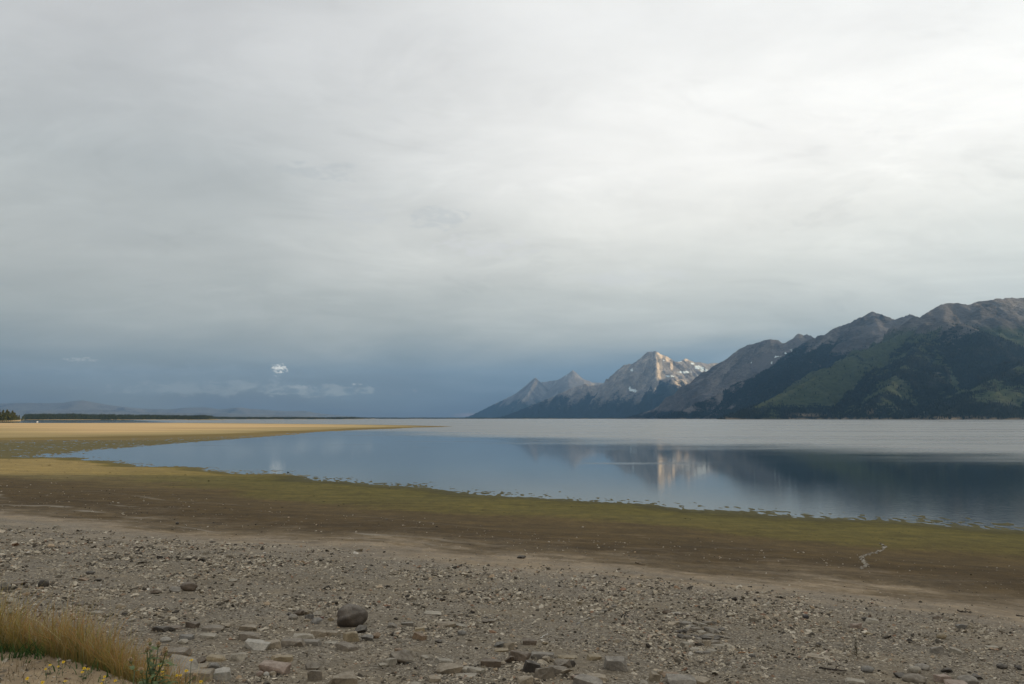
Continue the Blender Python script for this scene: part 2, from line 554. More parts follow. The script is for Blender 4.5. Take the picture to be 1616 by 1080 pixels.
def mat_water():
    m, t = new_mat('water')
    P = t.n('ShaderNodeNewGeometry').outputs['Position']
    s = t.n('ShaderNodeSeparateXYZ', ins={0: P})
    x, y = s.outputs[0], s.outputs[1]
    # a breeze ruffles the open lake; the water near the shore lies calm
    wob = t.noise(t.vmul(P, (.006, .018, 0)), 1.0, 7, 0.70, 0.4)
    k = t.m('ADD', t.m('SUBTRACT', t.m('ADD', y, t.m('MULTIPLY', x, 1.96)), 310.0), t.m('MULTIPLY', t.m('SUBTRACT', wob, 0.5), 330.0))
    ruff = t.ss(k, -90, 150)
    ruff = t.m('MULTIPLY', ruff, t.ss(t.noise(t.vmul(P, (.004, .035, 0)), 1.0, 5, .65, .3), .30, .52, .62, 1.0))
    cat = t.noise(t.vmul(P, (.010, .055, 0)), 1.0, 4, 0.6, 0.5)
    cats = t.m('MULTIPLY', t.ss(cat, 0.60, 0.72), t.ss(y, 90, 130, 0, .45))
    ruff = t.m('MAXIMUM', ruff, cats)
    small = t.noise(t.vmul(P, (1.0, 1.6, 1)), 1.1, 3, 0.55, 0.2)
    tiny = t.noise(t.vmul(P, (1.0, 1.5, 1)), 4.5, 2, 0.5)
    # a light air from the right gives short ripples there
    airs = t.ss(t.m('ADD', x, t.m('MULTIPLY', t.m('SUBTRACT', wob, .5), 60.0)), 0, 60, 0.08, 1.0)
    h = t.m('ADD', t.m('MULTIPLY', small, 0.011), t.m('MULTIPLY', tiny, 0.0042))
    h = t.m('MULTIPLY', h, t.m('MULTIPLY', airs, t.ss(y, 125, 72, 0.25, 1.15)))
    bump = t.n('ShaderNodeBump', ins={'Strength': 1.0, 'Distance': 1.0, 'Height': h})
    calm = t.m('SUBTRACT', 0.058, t.m('MULTIPLY', airs, 0.036))
    rough = t.m('ADD', t.m('MULTIPLY', ruff, 0.26), calm)
    finish(t, (.016, .026, .028), rough, bump.outputs[0], 0.5, IOR=t.m('ADD', t.m('MULTIPLY', ruff, 0.80), 1.333))
    return m


def mat_mountain(name, rock, rock2, meadow, scree_sun):
    m, t = new_mat(name)
    geo = t.n('ShaderNodeNewGeometry')
    P = geo.outputs['Position']
    a = {k: t.n('ShaderNodeAttribute', attribute_name=k).outputs['Fac'] for k in ('forest', 'meadow', 'snow', 'scree_sun', 'shore', 'rib')}
    n1 = t.noise(P, 0.006, 6, 0.68)
    n2 = t.noise(t.vmul(P, (1, 1, 2.5)), 0.02, 6, 0.72)
    col = t.mix(t.ss(n1, 0.35, 0.65), rock, rock2)
    col = t.mix(1.0, col, t.ramp(n2, [(.28, (.5, .5, .5)), (.5, (1, 1, 1)), (.72, (1.5, 1.5, 1.5))]), 'MULTIPLY')
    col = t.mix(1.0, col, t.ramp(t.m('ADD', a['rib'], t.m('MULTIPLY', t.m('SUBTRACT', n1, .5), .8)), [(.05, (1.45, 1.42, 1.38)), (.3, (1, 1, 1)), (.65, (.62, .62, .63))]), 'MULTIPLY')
    col = t.mix(t.ss(t.m('ADD', a['scree_sun'], t.m('SUBTRACT', n2, .5)), .35, .75), col, scree_sun)
    md = t.mix(t.ss(n2, .35, .68), meadow, tuple(c * .55 for c in meadow))
    col = t.mix(t.ss(t.m('ADD', a['meadow'], t.m('MULTIPLY', t.m('SUBTRACT', n2, .5), 1.4)), .35, .65), col, md)
    fo = t.mix(t.ss(t.noise(P, 0.035, 4, .7), .38, .62), (.001, .003, .003), (.006, .011, .007))
    col = t.mix(t.ss(t.m('ADD', a['forest'], t.m('MULTIPLY', t.m('SUBTRACT', n2, .5), 1.6)), .38, .60), col, fo)
    col = t.mix(a['shore'], col, (.22, .175, .12))
    col = t.mix(t.ss(t.m('ADD', a['snow'], t.m('MULTIPLY', t.m('SUBTRACT', n2, .5), 1.3)), .42, .58), col, (.66, .76, .78))
    bump = t.n('ShaderNodeBump', ins={'Strength': 0.8, 'Distance': 34.0, 'Height': n2})
    finish(t, col, 0.95, bump.outputs[0], 0.1)
    return m


def mat_conifer(name, stops):
    m, t = new_mat(name)
    r = t.n('ShaderNodeNewGeometry').outputs['Random Per Island']
    finish(t, t.ramp(r, stops), 0.9, None, 0.15)
    return m


def mat_stone(name, objcol):
    m, t = new_mat(name)
    geo = t.n('ShaderNodeNewGeometry')
    tc = t.n('ShaderNodeTexCoord').outputs['Object']
    if objcol:
        base = t.n('ShaderNodeObjectInfo').outputs['Color']
        vec = tc
        n1 = t.noise(vec, 7, 5, 0.65)
        n2 = t.noise(vec, 38, 4, 0.7)
        nz = t.n('ShaderNodeSeparateXYZ', ins={0: geo.outputs['Normal']}).outputs[2]
        # dry dust settled on the upper faces
        dust = t.m('MULTIPLY', t.ss(nz, .45, .95), t.ss(n1, .35, .62, .25, .75))
        base = t.mix(dust, base, t.mix(.55, base, (.30, .275, .235)))
    else:
        r = geo.outputs['Random Per Island']
        base = t.ramp(r, [(0, (.045, .038, .030)), (.12, (.090, .076, .058)), (.24, (.165, .138, .102)), (.38, (.265, .224, .165)), (.53, (.36, .306, .228)),
                          (.69, (.44, .382, .292)), (.86, (.53, .468, .368)), (.945, (.37, .275, .18)), (.985, (.24, .14, .09)), (1, (.54, .50, .43))])
        n1 = t.noise(tc, 9, 4, 0.6)
        n2 = t.noise(tc, 40, 3, 0.7)
    col = t.mix(1.0, base, t.ramp(n1, [(.28, (.66, .65, .64)), (.5, (1, 1, 1)), (.74, (1.32, 1.29, 1.24))]), 'MULTIPLY')
    col = t.mix(1.0, col, t.ramp(n2, [(.3, (.78, .78, .78)), (.7, (1.18, 1.18, 1.18))]), 'MULTIPLY')
    bump = t.n('ShaderNodeBump', ins={'Strength': 0.55, 'Distance': 0.02, 'Height': t.m('ADD', n1, t.m('MULTIPLY', n2, .5))})
    finish(t, col, 0.92, bump.outputs[0], 0.2)
    return m


def mat_plain(name, col, rough=0.85, var=0.25, scale=20):
    m, t = new_mat(name)
    tc = t.n('ShaderNodeTexCoord').outputs['Object']
    n = t.noise(tc, scale, 4, 0.6)
    c = t.mix(1.0, col, t.ramp(n, [(.3, (1 - var,) * 3), (.7, (1 + var,) * 3)]), 'MULTIPLY')
    finish(t, c, rough, None, 0.25)
    return m


def mat_vcol(name, trans=0.25):
    m, t = new_mat(name)
    c = t.n('ShaderNodeAttribute', attribute_name='tint').outputs['Color']
    d = t.n('ShaderNodeBsdfPrincipled', ins={'Base Color': c, 'Roughness': 0.7, 'Specular IOR Level': 0.2})
    tr = t.n('ShaderNodeBsdfTranslucent', ins={0: c})
    mx = t.n('ShaderNodeMixShader', ins={0: trans, 1: d, 2: tr})
    t.n('ShaderNodeOutputMaterial', ins={0: mx})
    return m


# ------------------------------------------------------------------ ground sheet
th = np.concatenate([np.arange(-180, -42, 2.0), np.arange(-42, -35, .5), np.arange(-35, 35, 0.14), np.arange(35, 42, .5), np.arange(42, 180.1, 2.0)])
rad = np.concatenate([[0.0], np.geomspace(1.2, 5.0, 8)[:-1], np.geomspace(5.0, 420, 540)[:-1], np.geomspace(420, 43500, 250)])
TH, RD = np.meshgrid(np.radians(th), rad)
gx, gy = RD * np.sin(TH), RD * np.cos(TH)
gz = np.concatenate([ground_z(gx[a:a + 24], gy[a:a + 24]) for a in range(0, len(rad), 24)])
sdv = sdist(gx, gy, SPIT)
rr = np.hypot(gx, gy)
sandm = sst(sdv, -60, 5)
uu = np.where(gy > 1, 808 + FPX * gx / np.maximum(gy, 1), -4000)
landv = gy - np.interp(np.clip(uu, -4000, 5000), FS_U, FS_R)
sandm = np.maximum(sandm, (rr > 1500).astype(float))
woodm = (sst(gz, 2.0, 3.2) * (rr > 1500))
woodm = np.maximum(woodm, sst(gz, 9, 14))
me = np_mesh('ground', np.stack([gx.ravel(), gy.ravel(), gz.ravel()], 1), grid_faces(*gx.shape)[:, ::-1], True,
             {'sand': sandm.ravel(), 'wood': woodm.ravel()})
ground = link('ground', me, mat_ground())
tag(ground, 'stony beach, mudflat and golden sand spit around the lake', 'ground', kind='structure')

# ------------------------------------------------------------------ lake
wr = np.concatenate([[0.0], np.geomspace(20, 43400, 60)])
wt = np.radians(np.arange(0, 360.1, 4))
T2, R2 = np.meshgrid(wt, wr)
me = np_mesh('lake', np.stack([(R2 * np.sin(T2)).ravel(), (R2 * np.cos(T2)).ravel(), np.zeros(R2.size)], 1), grid_faces(*R2.shape)[:, ::-1], True)
lake = link('lake_water', me, mat_water())
tag(lake, 'wide calm grey-blue lake mirroring the dark mountains', 'lake', kind='structure')


# ------------------------------------------------------------------ mountains
def p3(u, v, dep):
    d = pixdir(u, v)
    t = dep * 1000 / d[1]
    return (d[0] * t, d[1] * t, EYE + d[2] * t)


def ridge_line(pts):
    out = []
    dep = pts[0][2]
    for q in pts:
        if len(q) > 2:
            dep = q[2]
        out.append(p3(q[0], q[1], dep))
    return np.array(out)


def mountain(ridges, x0, x1, y0, y1, res, gully, jag, seed):
    """height field from crest lines: each falls away on both sides, cut by gullies"""
    xs = np.arange(x0, x1 + 1, res)
    ys = np.arange(y0, y1 + 1, res)
    X, Y = np.meshgrid(xs, ys)
    wxn = X + 160 * fbm(X / 900, Y / 900, 4, seed=seed + 1)
    wyn = Y + 160 * fbm(X / 900 + 31, Y / 900, 4, seed=seed + 2)
    Z = np.full(X.shape, -1e9)
    S = np.zeros(X.shape)
    DD = np.zeros(X.shape)
    K = np.zeros(X.shape, int)
    for k, (pts, slope, power) in enumerate(ridges):
        s0 = 0
        for a, b in zip(pts[:-1], pts[1:]):
            e = b[:2] - a[:2]
            L2 = float(e @ e) + 1e-9
            t0 = np.clip(((X - a[0]) * e[0] + (Y - a[1]) * e[1]) / L2, 0, 1)
            d0 = np.hypot(X - a[0] - t0 * e[0], Y - a[1] - t0 * e[1])
            bl = np.clip(d0 / 500, 0, 1)       # the crest itself stays where it was seen
            qx, qy = X + (wxn - X) * bl, Y + (wyn - Y) * bl
            t = np.clip(((qx - a[0]) * e[0] + (qy - a[1]) * e[1]) / L2, 0, 1)
            d = np.hypot(qx - a[0] - t * e[0], qy - a[1] - t * e[1])
            zr = a[2] + (b[2] - a[2]) * t
            z = zr - slope * d ** power * 1000 ** (1 - power)
            m = z > Z
            Z = np.where(m, z, Z)
            S = np.where(m, s0 + t * math.sqrt(L2), S)
            DD = np.where(m, d, DD)
            K = np.where(m, k, K)
            s0 += math.sqrt(L2)
    # gullies run straight down from the crests
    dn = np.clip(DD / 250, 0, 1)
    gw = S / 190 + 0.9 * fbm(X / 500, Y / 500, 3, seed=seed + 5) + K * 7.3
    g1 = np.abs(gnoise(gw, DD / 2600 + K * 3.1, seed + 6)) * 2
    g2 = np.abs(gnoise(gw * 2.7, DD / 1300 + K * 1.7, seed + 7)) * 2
    low = sst(Z, 20, 250)
    Z = Z + (g1 * 0.9 + g2 * 0.6 - 0.5) * gully * dn * low
    Z = Z + jag * (ridged(X / 330, Y / 330, 5, .55, seed + 8) - .55) * (0.25 + dn) * low
    Z = Z + jag * .55 * fbm(X / 90, Y / 90, 3, seed=seed + 9) * (0.35 + .65 * dn) * low
    gyv, gxv = np.gradient(Z, res)
    slope = np.hypot(gxv, gyv)
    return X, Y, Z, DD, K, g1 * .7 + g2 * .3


def ell(X, Y, Z, marks):
    """patches of snow, painted sunlight or scree at places on a mountain face, seen from the lake"""
    o = np.zeros(X.shape)
    rx = X / Y
    rz = (Z - EYE) / Y
    for u, v, su, sv in marks:
        d = pixdir(u, v)
        q = ((rx - d[0] / d[1]) / (su / FPX)) ** 2 + ((rz - d[2] / d[1]) / (sv / FPX)) ** 2
        o = np.maximum(o, np.exp(-q * .7))
    return o


def trim(X, Y, Z, at, zmin):
    """drop cells lying deep under the water or ground"""
    nr, nc = X.shape
    F = grid_faces(nr, nc)
    keep = (Z.ravel()[F] > zmin).any(1)
    F = F[keep]
    used = np.zeros(nr * nc, bool)
    used[F.ravel()] = True
    idx = np.cumsum(used) - 1
    V = np.stack([X.ravel(), Y.ravel(), Z.ravel()], 1)[used]
    return V, idx[F], {k: a.ravel()[used] for k, a in at.items()}


RA = ridge_line([(985, 660, 13.6), (1030, 646, 13.4), (1075, 620, 13.2), (1120, 587, 13), (1138, 572), (1163, 553.6, 12.8), (1181, 544), (1215, 534.6, 12.5), (1227, 536.7), (1234, 542, 12.4),
                 (1252, 532), (1261, 526, 12.2), (1269, 530), (1273.5, 527), (1286, 533, 12), (1330, 528, 11.7), (1390, 520, 11.4)])
RB = ridge_line([(1040, 659, 10.0), (1075, 648, 10.1), (1120, 628, 10.3), (1181, 598, 10.5), (1242, 569, 10.6), (1286, 540, 10.6), (1301, 529, 10.5), (1319.6, 515, 10.4), (1347, 509, 10.3),
                 (1362, 500), (1376, 492, 10.2), (1396, 498, 10.1), (1412, 504.5, 10), (1425, 499), (1438, 495, 9.9), (1452, 504.5, 9.7), (1480, 506, 9.3)])
RB2 = ridge_line([(1376, 492, 10.2), (1385, 512, 9.8), (1392, 535, 9.4), (1380, 560, 9.0)])
RB3 = ridge_line([(1319, 515, 10.4), (1300, 545, 9.9), (1270, 580, 9.2), (1235, 610, 8.6)])
RC = ridge_line([(1135, 660, 6.3), (1197, 638, 6.5), (1273, 602, 6.9), (1335, 567, 7.3), (1375, 548, 7.6), (1433, 523, 7.9), (1455, 505, 8.1), (1464, 494, 8.2), (1480, 483), (1493, 478, 8.3), (1512, 479),
                 (1531, 481.5, 8.4), (1544, 476, 8.6), (1568, 472), (1590, 469, 8.8), (1616, 470.7, 8.9), (1750, 455, 9), (1950, 470, 8.5), (2300, 480, 8), (3000, 440, 7)])
RD_ = ridge_line([(1493, 480, 8.3), (1488, 505, 7.8), (1500, 513, 7.3), (1530, 514, 7.1), (1556, 527, 6.9), (1585, 556, 6.6), (1600, 590, 6.3)])
RD2 = ridge_line([(1488, 512, 7.5), (1455, 545, 7.0), (1420, 585, 6.4), (1390, 625, 5.9)])
RE = ridge_line([(1475, 657, 5.15), (1516, 637, 5.3), (1550, 607, 5.45), (1616, 573, 5.7), (1700, 540, 6.0), (1900, 520, 6.2), (2300, 500, 6)])
ridges = [(RA, .78, .95), (RB, .70, .95), (RB2, .62, .95), (RB3, .60, .95), (RC, .60, .93), (RD_, .60, .95), (RD2, .55, .95), (RE, .50, .95)]
X, Y, Z, DD, K, SL = mountain(ridges, 1200, 11500, 4300, 14600, 26, 145, 70, 100)
fb = fbm(X / 800, Y / 800, 4, seed=71)
fb2 = fbm(X / 260, Y / 260, 4, seed=72)
bias = np.array([-.75, .12, -.15, .25, -.50, .42, -.12, -.05])[K]
treeline = np.where(np.isin(K, (1, 3)), sst(Z, 1180, 800), sst(Z, 980, 560))
forest = np.clip(.50 + bias + .6 * fb + .45 * fb2 + 1.1 * (SL - .32), 0, 1) * treeline
forest = np.maximum(forest, sst(Z, 190, 60) * np.clip(.75 + .9 * fb2, 0, 1))
forest = np.maximum(forest, ell(X, Y, Z, [(1520, 555, 60, 38), (1560, 580, 50, 40), (1440, 600, 55, 22)]) * np.clip(.62 + .9 * fb2 + 1.2 * (SL - .3), 0, 1))
mbias = np.array([-.6, -.15, -.25, .0, .6, .0, .45, .45])[K]
meadow = np.clip(.42 + mbias + .6 * fb2 - .3 * fb, 0, 1) * sst(Z, 1080, 700)
meadow = np.clip(np.maximum(meadow, .8 * ell(X, Y, Z, [(1420, 570, 60, 25), (1340, 605, 60, 22), (1460, 540, 30, 15)])), 0, 1)
scree_sun = np.clip(ell(X, Y, Z, [(1478, 585, 26, 16), (1340, 560, 26, 8), (1270, 585, 8, 14), (1495, 495, 28, 9), (1400, 520, 30, 10), (1532, 535, 14, 8), (1575, 600, 12, 7), (1215, 575, 20, 10)]) +
                .5 * sst(Z, 850, 1150) * (fb2 > .05) + .30 * (K == 0), 0, 1)
snow = ell(X, Y, Z, [(1229, 562, 5, 1.3), (1250, 553, 3, 1.3), (1218, 572, 1.6, 2), (1186, 571, 1, 2), (1240, 558, 2.5, .9), (1222, 564, 3, .8)]) * (K == 0)
shore = np.maximum(sst(Z, 9, 5) * np.clip(.7 + fb2, 0, 1), ell(X, Y, Z, [(1500, 660, 42, 1.5), (1375, 650, 4, 2), (1275, 655, 18, 1.5)]))
V, Fq, at = trim(X, Y, Z, dict(forest=forest, meadow=meadow, scree_sun=scree_sun, snow=snow, shore=shore, rib=SL), -25)
M_range = mat_mountain('range_rock', (.066, .063, .061), (.135, .127, .119), (.047, .062, .027), (.112, .106, .102))
me = np_mesh('mountain_range', V, Fq, True, at)
o = tag(link('mountain_range', me, M_range), 'dark green and brown mountain range rising from the right shore', 'mountain', kind='structure')
RANGE = (X, Y, Z, forest, meadow)

MA = ridge_line([(775, 660, 21.6), (800, 655, 21.5), (830, 643, 21.4), (870, 627, 21.3), (905, 611, 21.2), (923, 605.5, 21.1), (937, 608), (951, 606, 21.0), (968, 590, 20.8), (984.5, 575.7, 20.7), (998.5, 574, 20.55), (1009.6, 567, 20.4),
                 (1017, 560, 20.2), (1022, 554.8, 20.1), (1034.7, 554, 20.0), (1043, 559, 20.2), (1051, 562, 20.5), (1060, 567, 20.8), (1065, 571.5, 21), (1074, 570, 21.3), (1082, 566, 21.6), (1090, 569, 21.9), (1096, 571.5, 22.1), (1106, 572, 22.4), (1115.5, 574, 22.6),
                 (1124, 573, 22.8), (1135, 572, 23.0), (1180, 580, 23.2), (1250, 600, 23.3)])
MB_ = ridge_line([(1034, 554.5, 20.0), (1035, 566, 19.75), (1034, 578, 19.5), (1034, 590, 19.25), (1036, 598, 19.05)])
MC = ridge_line([(950, 652, 19.5), (968, 645, 19.4), (984, 637, 19.3), (1000, 619, 19.2), (1018, 610, 19.15), (1034, 603, 19.1), (1049, 597, 18.95), (1060, 596.5, 18.9), (1071, 598.5, 19.2), (1079, 601, 19.4), (1087, 609, 19.6), (1104, 632, 20.0)])
MD = ridge_line([(968, 590, 20.8), (958, 606, 20.6), (938, 624, 20.4), (912, 642, 20.2), (885, 656, 20.1)])
ME_ = ridge_line([(1051, 562, 20.5), (1056, 572, 20.3), (1062, 582, 20.15)])
MF = ridge_line([(1082, 566, 21.6), (1090, 580, 21.3), (1100, 592, 21.0)])
MG = ridge_line([(1030, 605, 19.1), (1022, 626, 18.6), (1008, 650, 18.2)])
MH = ridge_line([(1060, 596.5, 18.9), (1056, 618, 18.3), (1048, 645, 17.8)])
rm = [(MA, .95, .95), (MB_, 1.1, .95), (MC, 1.0, .95), (MD, .85, .95), (ME_, 1.1, .95), (MF, .9, .95), (MG, .9, .95), (MH, .9, .95)]
X, Y, Z, DD, K, SL = mountain(rm, -900, 8400, 16200, 24600, 26, 150, 90, 300)
fb2 = fbm(X / 300, Y / 300, 4, seed=172)
fr_ = np.isin(K, (2, 6, 7, 3))
tl0 = 600 + 420 * fb2 + 330 * fr_ - 260 * SL
forest = sst(Z, tl0 + 480, tl0 - 380) * .85
snow = ell(X, Y, Z, [(1080, 587.5, 11, 1.6), (998, 616, 5, 1.6), (1003, 618, 4.5, 1.0), (994, 613, 1.8, 2.4), (1101, 580, 5, 3), (1108, 583, 3, 4), (1093, 574, 3, 1.4), (1114, 584, 4, 1.5), (1072, 570.5, 4, .9), (1057, 594, 8, 1.2), (997, 584, 2, 2),
                      (1048, 569, 1.4, 1)])
scree_sun = ell(X, Y, Z, [(1040, 562, 7, 7), (1041, 580, 5, 14), (1044, 594, 7, 6), (1054, 566, 4, 7), (1060, 578, 2.5, 8), (1073, 604, 9, 6), (1068, 616, 7, 7), (1082, 608, 4, 7), (1035, 618, 3, 8), (1083, 568, 3, 3)]) * .95  # sunlit strips of the face painted in as pale patches
scree_sun = np.maximum(scree_sun, ell(X, Y, Z, [(985, 636, 6, 7), (975, 645, 7, 3)]) * .55)
V, Fq, at = trim(X, Y, Z, dict(forest=forest, meadow=forest * 0 + .12 * sst(Z, 800, 500), scree_sun=scree_sun, snow=snow, shore=forest * 0, rib=SL), -25)
M_peak = mat_mountain('peak_granite', (.13, .125, .12), (.29, .262, .225), (.05, .06, .03), (.62, .51, .37))  # last colour is the warm sunlight painted onto the rock
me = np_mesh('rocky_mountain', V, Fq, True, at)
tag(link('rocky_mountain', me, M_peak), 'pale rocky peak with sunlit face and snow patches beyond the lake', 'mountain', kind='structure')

TA = ridge_line([(728, 660.3, 31.4), (745, 655, 31.3), (775, 640, 31.1), (800, 628, 30.9), (822, 617, 30.8), (836, 606, 30.7), (842, 597.5), (845, 595.5), (849, 603), (858, 603, 30.6), (870, 600.5, 30.5), (880, 599), (889, 594), (895, 590.5, 30.3), (899, 588), (904, 584, 30.0), (908, 587, 30.2),
                 (913, 592), (920, 598, 30.5), (928, 600), (934, 603.5, 30.8), (951, 604, 31), (975, 600, 31.2), (1010, 608), (1050, 620)])
TB = ridge_line([(895, 590.5, 30.2), (885, 612, 29.4), (865, 635, 28.6), (850, 652, 28)])
TC = ridge_line([(845, 596, 30), (832, 622, 29.3), (810, 645, 28.6)])
TD = ridge_line([(920, 598, 30.3), (905, 622, 29.4), (890, 645, 28.5)])
X, Y, Z, DD, K, SL = mountain([(TA, .85, .95), (TB, .95, .95), (TC, .95, .95), (TD, .9, .95)], -2600, 6200, 26200, 32500, 46, 50, 45, 500)
fb2 = fbm(X / 300, Y / 300, 4, seed=272)
tl0 = 700 + 450 * fb2 - 250 * SL
forest = sst(Z, tl0 + 600, tl0 - 500) * .85
snow = ell(X, Y, Z, [(894, 593, 2.5, .8)])
V, Fq, at = trim(X, Y, Z, dict(forest=forest, meadow=forest * 0, scree_sun=forest * 0, snow=snow, shore=forest * 0, rib=SL), -25)
M_dim = mat_mountain('dim_granite', (.15, .145, .138), (.20, .188, .172), (.05, .06, .03), (.2, .19, .17))
me = np_mesh('jagged_mountain', V, Fq, True, at)
tag(link('jagged_mountain', me, M_dim), 'farthest hazy jagged peaks left of the sunlit mountain', 'mountain', kind='structure')

HA = ridge_line([(-700, 640, 36), (-300, 634, 36), (0, 637, 36), (40, 635.5), (70, 636.5), (100, 635.5), (118, 632.5), (130, 631.5), (142, 634), (165, 638), (195, 642.5), (230, 645, 37), (265, 646), (295, 643.5), (325, 643), (345, 646), (362, 645), (378, 642.5), (392, 645),
                 (420, 647), (450, 649), (480, 648.5), (500, 652), (540, 656), (580, 659.5)])
HB = ridge_line([(-700, 646, 31), (-200, 645, 31), (0, 647, 31), (80, 648), (150, 646), (220, 650), (300, 652), (380, 653), (450, 655), (520, 659)])
X, Y, Z, DD, K, SL = mountain([(HA, .30, .95), (HB, .30, .95)], -36000, -5500, 27500, 39500, 120, 45, 35, 700)
fb2 = fbm(X / 900, Y / 900, 4, seed=372)
forest = np.clip(.28 + .5 * fb2, 0, 1)
V, Fq, at = trim(X, Y, Z, dict(forest=forest, meadow=1 - forest, scree_sun=forest * 0, snow=forest * 0, shore=forest * 0, rib=SL), -25)
me = np_mesh('distant_hills', V, Fq, True, at)
M_hill = mat_mountain('hill_grass', (.17, .165, .16), (.22, .21, .19), (.19, .185, .16), (.2, .18, .14))
tag(link('distant_hills', me, M_hill), 'low blue hills on the far left horizon', 'hills', kind='structure')


# ------------------------------------------------------------------ far woods (nobody could count these)
def cone_forest(name, P, H, mat, label, sides=5, tiers=1):
    n = len(P)
    ang = np.linspace(0, 2 * math.pi, sides, endpoint=False)
    Vs, Fs, off = [], [], 0
    rot = rng.uniform(0, 6.28, n)
    wid = rng.uniform(.15, .24, n) * H
    for k in range(tiers):
        z0, z1 = (.02, 1.0) if tiers == 1 else ((.05, .72), (.42, 1.0))[k]
        rw = wid * (1 if k == 0 else .66)
        ring = np.stack([P[:, 0, None] + rw[:, None] * np.cos(ang[None] + rot[:, None]),
                         P[:, 1, None] + rw[:, None] * np.sin(ang[None] + rot[:, None]),
                         np.repeat((P[:, 2] + z0 * H)[:, None], sides, 1)], 2)
        tip = np.stack([P[:, 0], P[:, 1], P[:, 2] + z1 * H], 1)[:, None]
        Vs.append(np.concatenate([ring, tip], 1).reshape(-1, 3))
        b = off + np.arange(n)[:, None] * (sides + 1)
        i = np.arange(sides)
        f = np.stack([b + i, b + (i + 1) % sides, np.broadcast_to(b + sides, (n, sides))], 2).reshape(-1, 3)
        Fs.append(f)
        off += n * (sides + 1)
    me = np_mesh(name, np.concatenate(Vs), np.concatenate(Fs), False)
    return tag(link(name, me, mat), label, 'forest', kind='stuff')


M_far = mat_conifer('far_conifer', [(0, (.001, .003, .003)), (.5, (.004, .008, .006)), (1, (.012, .018, .009))])
Xr, Yr, Zr, fr, mr = RANGE
slopeok = (Zr > 5) & (Zr < 950)
prob = np.where(slopeok, sst(fr, .3, .7) + .04 * (mr > .4), 0) * (Xr / Yr < .70)
# only slopes turned to the lake
gyv, gxv = np.gradient(Zr, 26)
prob = prob * ((gyv * Yr + gxv * Xr) / Yr > -.15)
flat = prob.ravel() / prob.sum()
sel = rng.choice(len(flat), 42000, p=flat)
px = Xr.ravel()[sel] + rng.uniform(-13, 13, len(sel))
py = Yr.ravel()[sel] + rng.uniform(-13, 13, len(sel))
P = np.stack([px, py, Zr.ravel()[sel] - 6], 1)
Hh = rng.uniform(13, 27, len(sel))
cone_forest('mountain_forest', P, Hh, M_far, 'dark conifer forest covering the right mountain slopes')

# low wooded shores
us, vs = [], []
n = 26000
u = rng.uniform(-60, 1000, n)
rs = np.interp(u, FS_U, FS_R)
dep = rs + 25 + rng.gamma(1.2, 210, n)
xx = (u - 808) / FPX * dep
zz = ground_z(xx, dep, False)
ok = (zz > 1.6) & (u > 38)
P = np.stack([xx, dep, zz - .8], 1)[ok]
M_shore = mat_conifer('shore_conifer', [(0, (.012, .020, .013)), (.5, (.024, .034, .020)), (1, (.045, .052, .026))])
cone_forest('shore_forest', P, rng.uniform(9, 16, len(P)) * (1 + .35 * fbm(P[:, 0] / 60, P[:, 1] / 60, 2, seed=4)), M_shore, 'low dark band of conifers along the far left shore')
n = 46
xx = rng.normal(-1500, 62, n)
yy = rng.normal(3950, 30, n)
zz = ground_z(xx, yy, False)
ok = zz > .6
cone_forest('islet_bushes', np.stack([xx, yy, zz - .3], 1)[ok], rng.uniform(3, 7, ok.sum()), M_far, 'low green bushes on the small islet far left')


# ------------------------------------------------------------------ single trees at the far left
M_bark = mat_plain('bark', (.10, .075, .055), .9, .3, 2)
M_leaf = mat_conifer('needle', [(0, (.035, .048, .020)), (.5, (.075, .085, .030)), (1, (.15, .135, .045))])


def tree_meshes(seed, h):
    r = np.random.default_rng(seed)
    V, F = [], []
    rings = 6
    for i in range(rings):
        t = i / (rings - 1)
        for k in range(6):
            a = k / 6 * 6.283
            q = h * .017 * (1 - .9 * t)
            V.append((q * math.cos(a) + .25 * math.sin(t * 5 + seed), q * math.sin(a), t * h * .95))
    for i in range(rings - 1):
        for k in range(6):
            a, b = i * 6 + k, i * 6 + (k + 1) % 6
            F.append((a, b, b + 6, a + 6))
    # limbs
    for j in range(16):
        t = .2 + .7 * j / 16
        a = r.uniform(0, 6.28)
        L = h * .17 * (1.05 - t)
        b = len(V)
        z0 = t * h * .95
        q = h * .004
        for (d, w_) in ((0, q), (L, q * .3)):
            V += [(d * math.cos(a), d * math.sin(a), z0 - d * .2 + w_), (d * math.cos(a) - w_ * math.sin(a), d * math.sin(a) + w_ * math.cos(a), z0 - d * .2 - w_),
                  (d * math.cos(a) + w_ * math.sin(a), d * math.sin(a) - w_ * math.cos(a), z0 - d * .2 - w_)]
        for k in range(3):
            F.append((b + k, b + (k + 1) % 3, b + 3 + (k + 1) % 3, b + 3 + k))
    trunk = np_mesh('trunk', np.array(V), np.array(F), True)
    n = 900
    t = r.beta(1.1, 1.5, n) * .86 + .12
    a = r.uniform(0, 6.283, n)
    lump = 1 + .35 * np.sin(a * 3 + t * 23 + seed) + .2 * np.sin(a * 2 - t * 40)
    rad_ = h * .19 * (1.03 - t) ** .8 * np.sqrt(r.uniform(.1, 1, n)) * lump
    c = np.stack([rad_ * np.cos(a), rad_ * np.sin(a), t * h - rad_ * .25], 1)
    s = h * r.uniform(.025, .055, n)
    d1 = r.normal(size=(n, 3))
    d1 /= np.linalg.norm(d1, axis=1)[:, None]
    d2 = np.cross(d1, r.normal(size=(n, 3)))
    d2 /= np.linalg.norm(d2, axis=1)[:, None]
    VV = np.stack([c + d1 * s[:, None], c + d2 * s[:, None] * .6, c - d1 * s[:, None], c - d2 * s[:, None] * .6], 1).reshape(-1, 3)
    FF = np.arange(n * 4).reshape(-1, 4)
    crown = np_mesh('crown', VV, FF, False)
    return trunk, crown


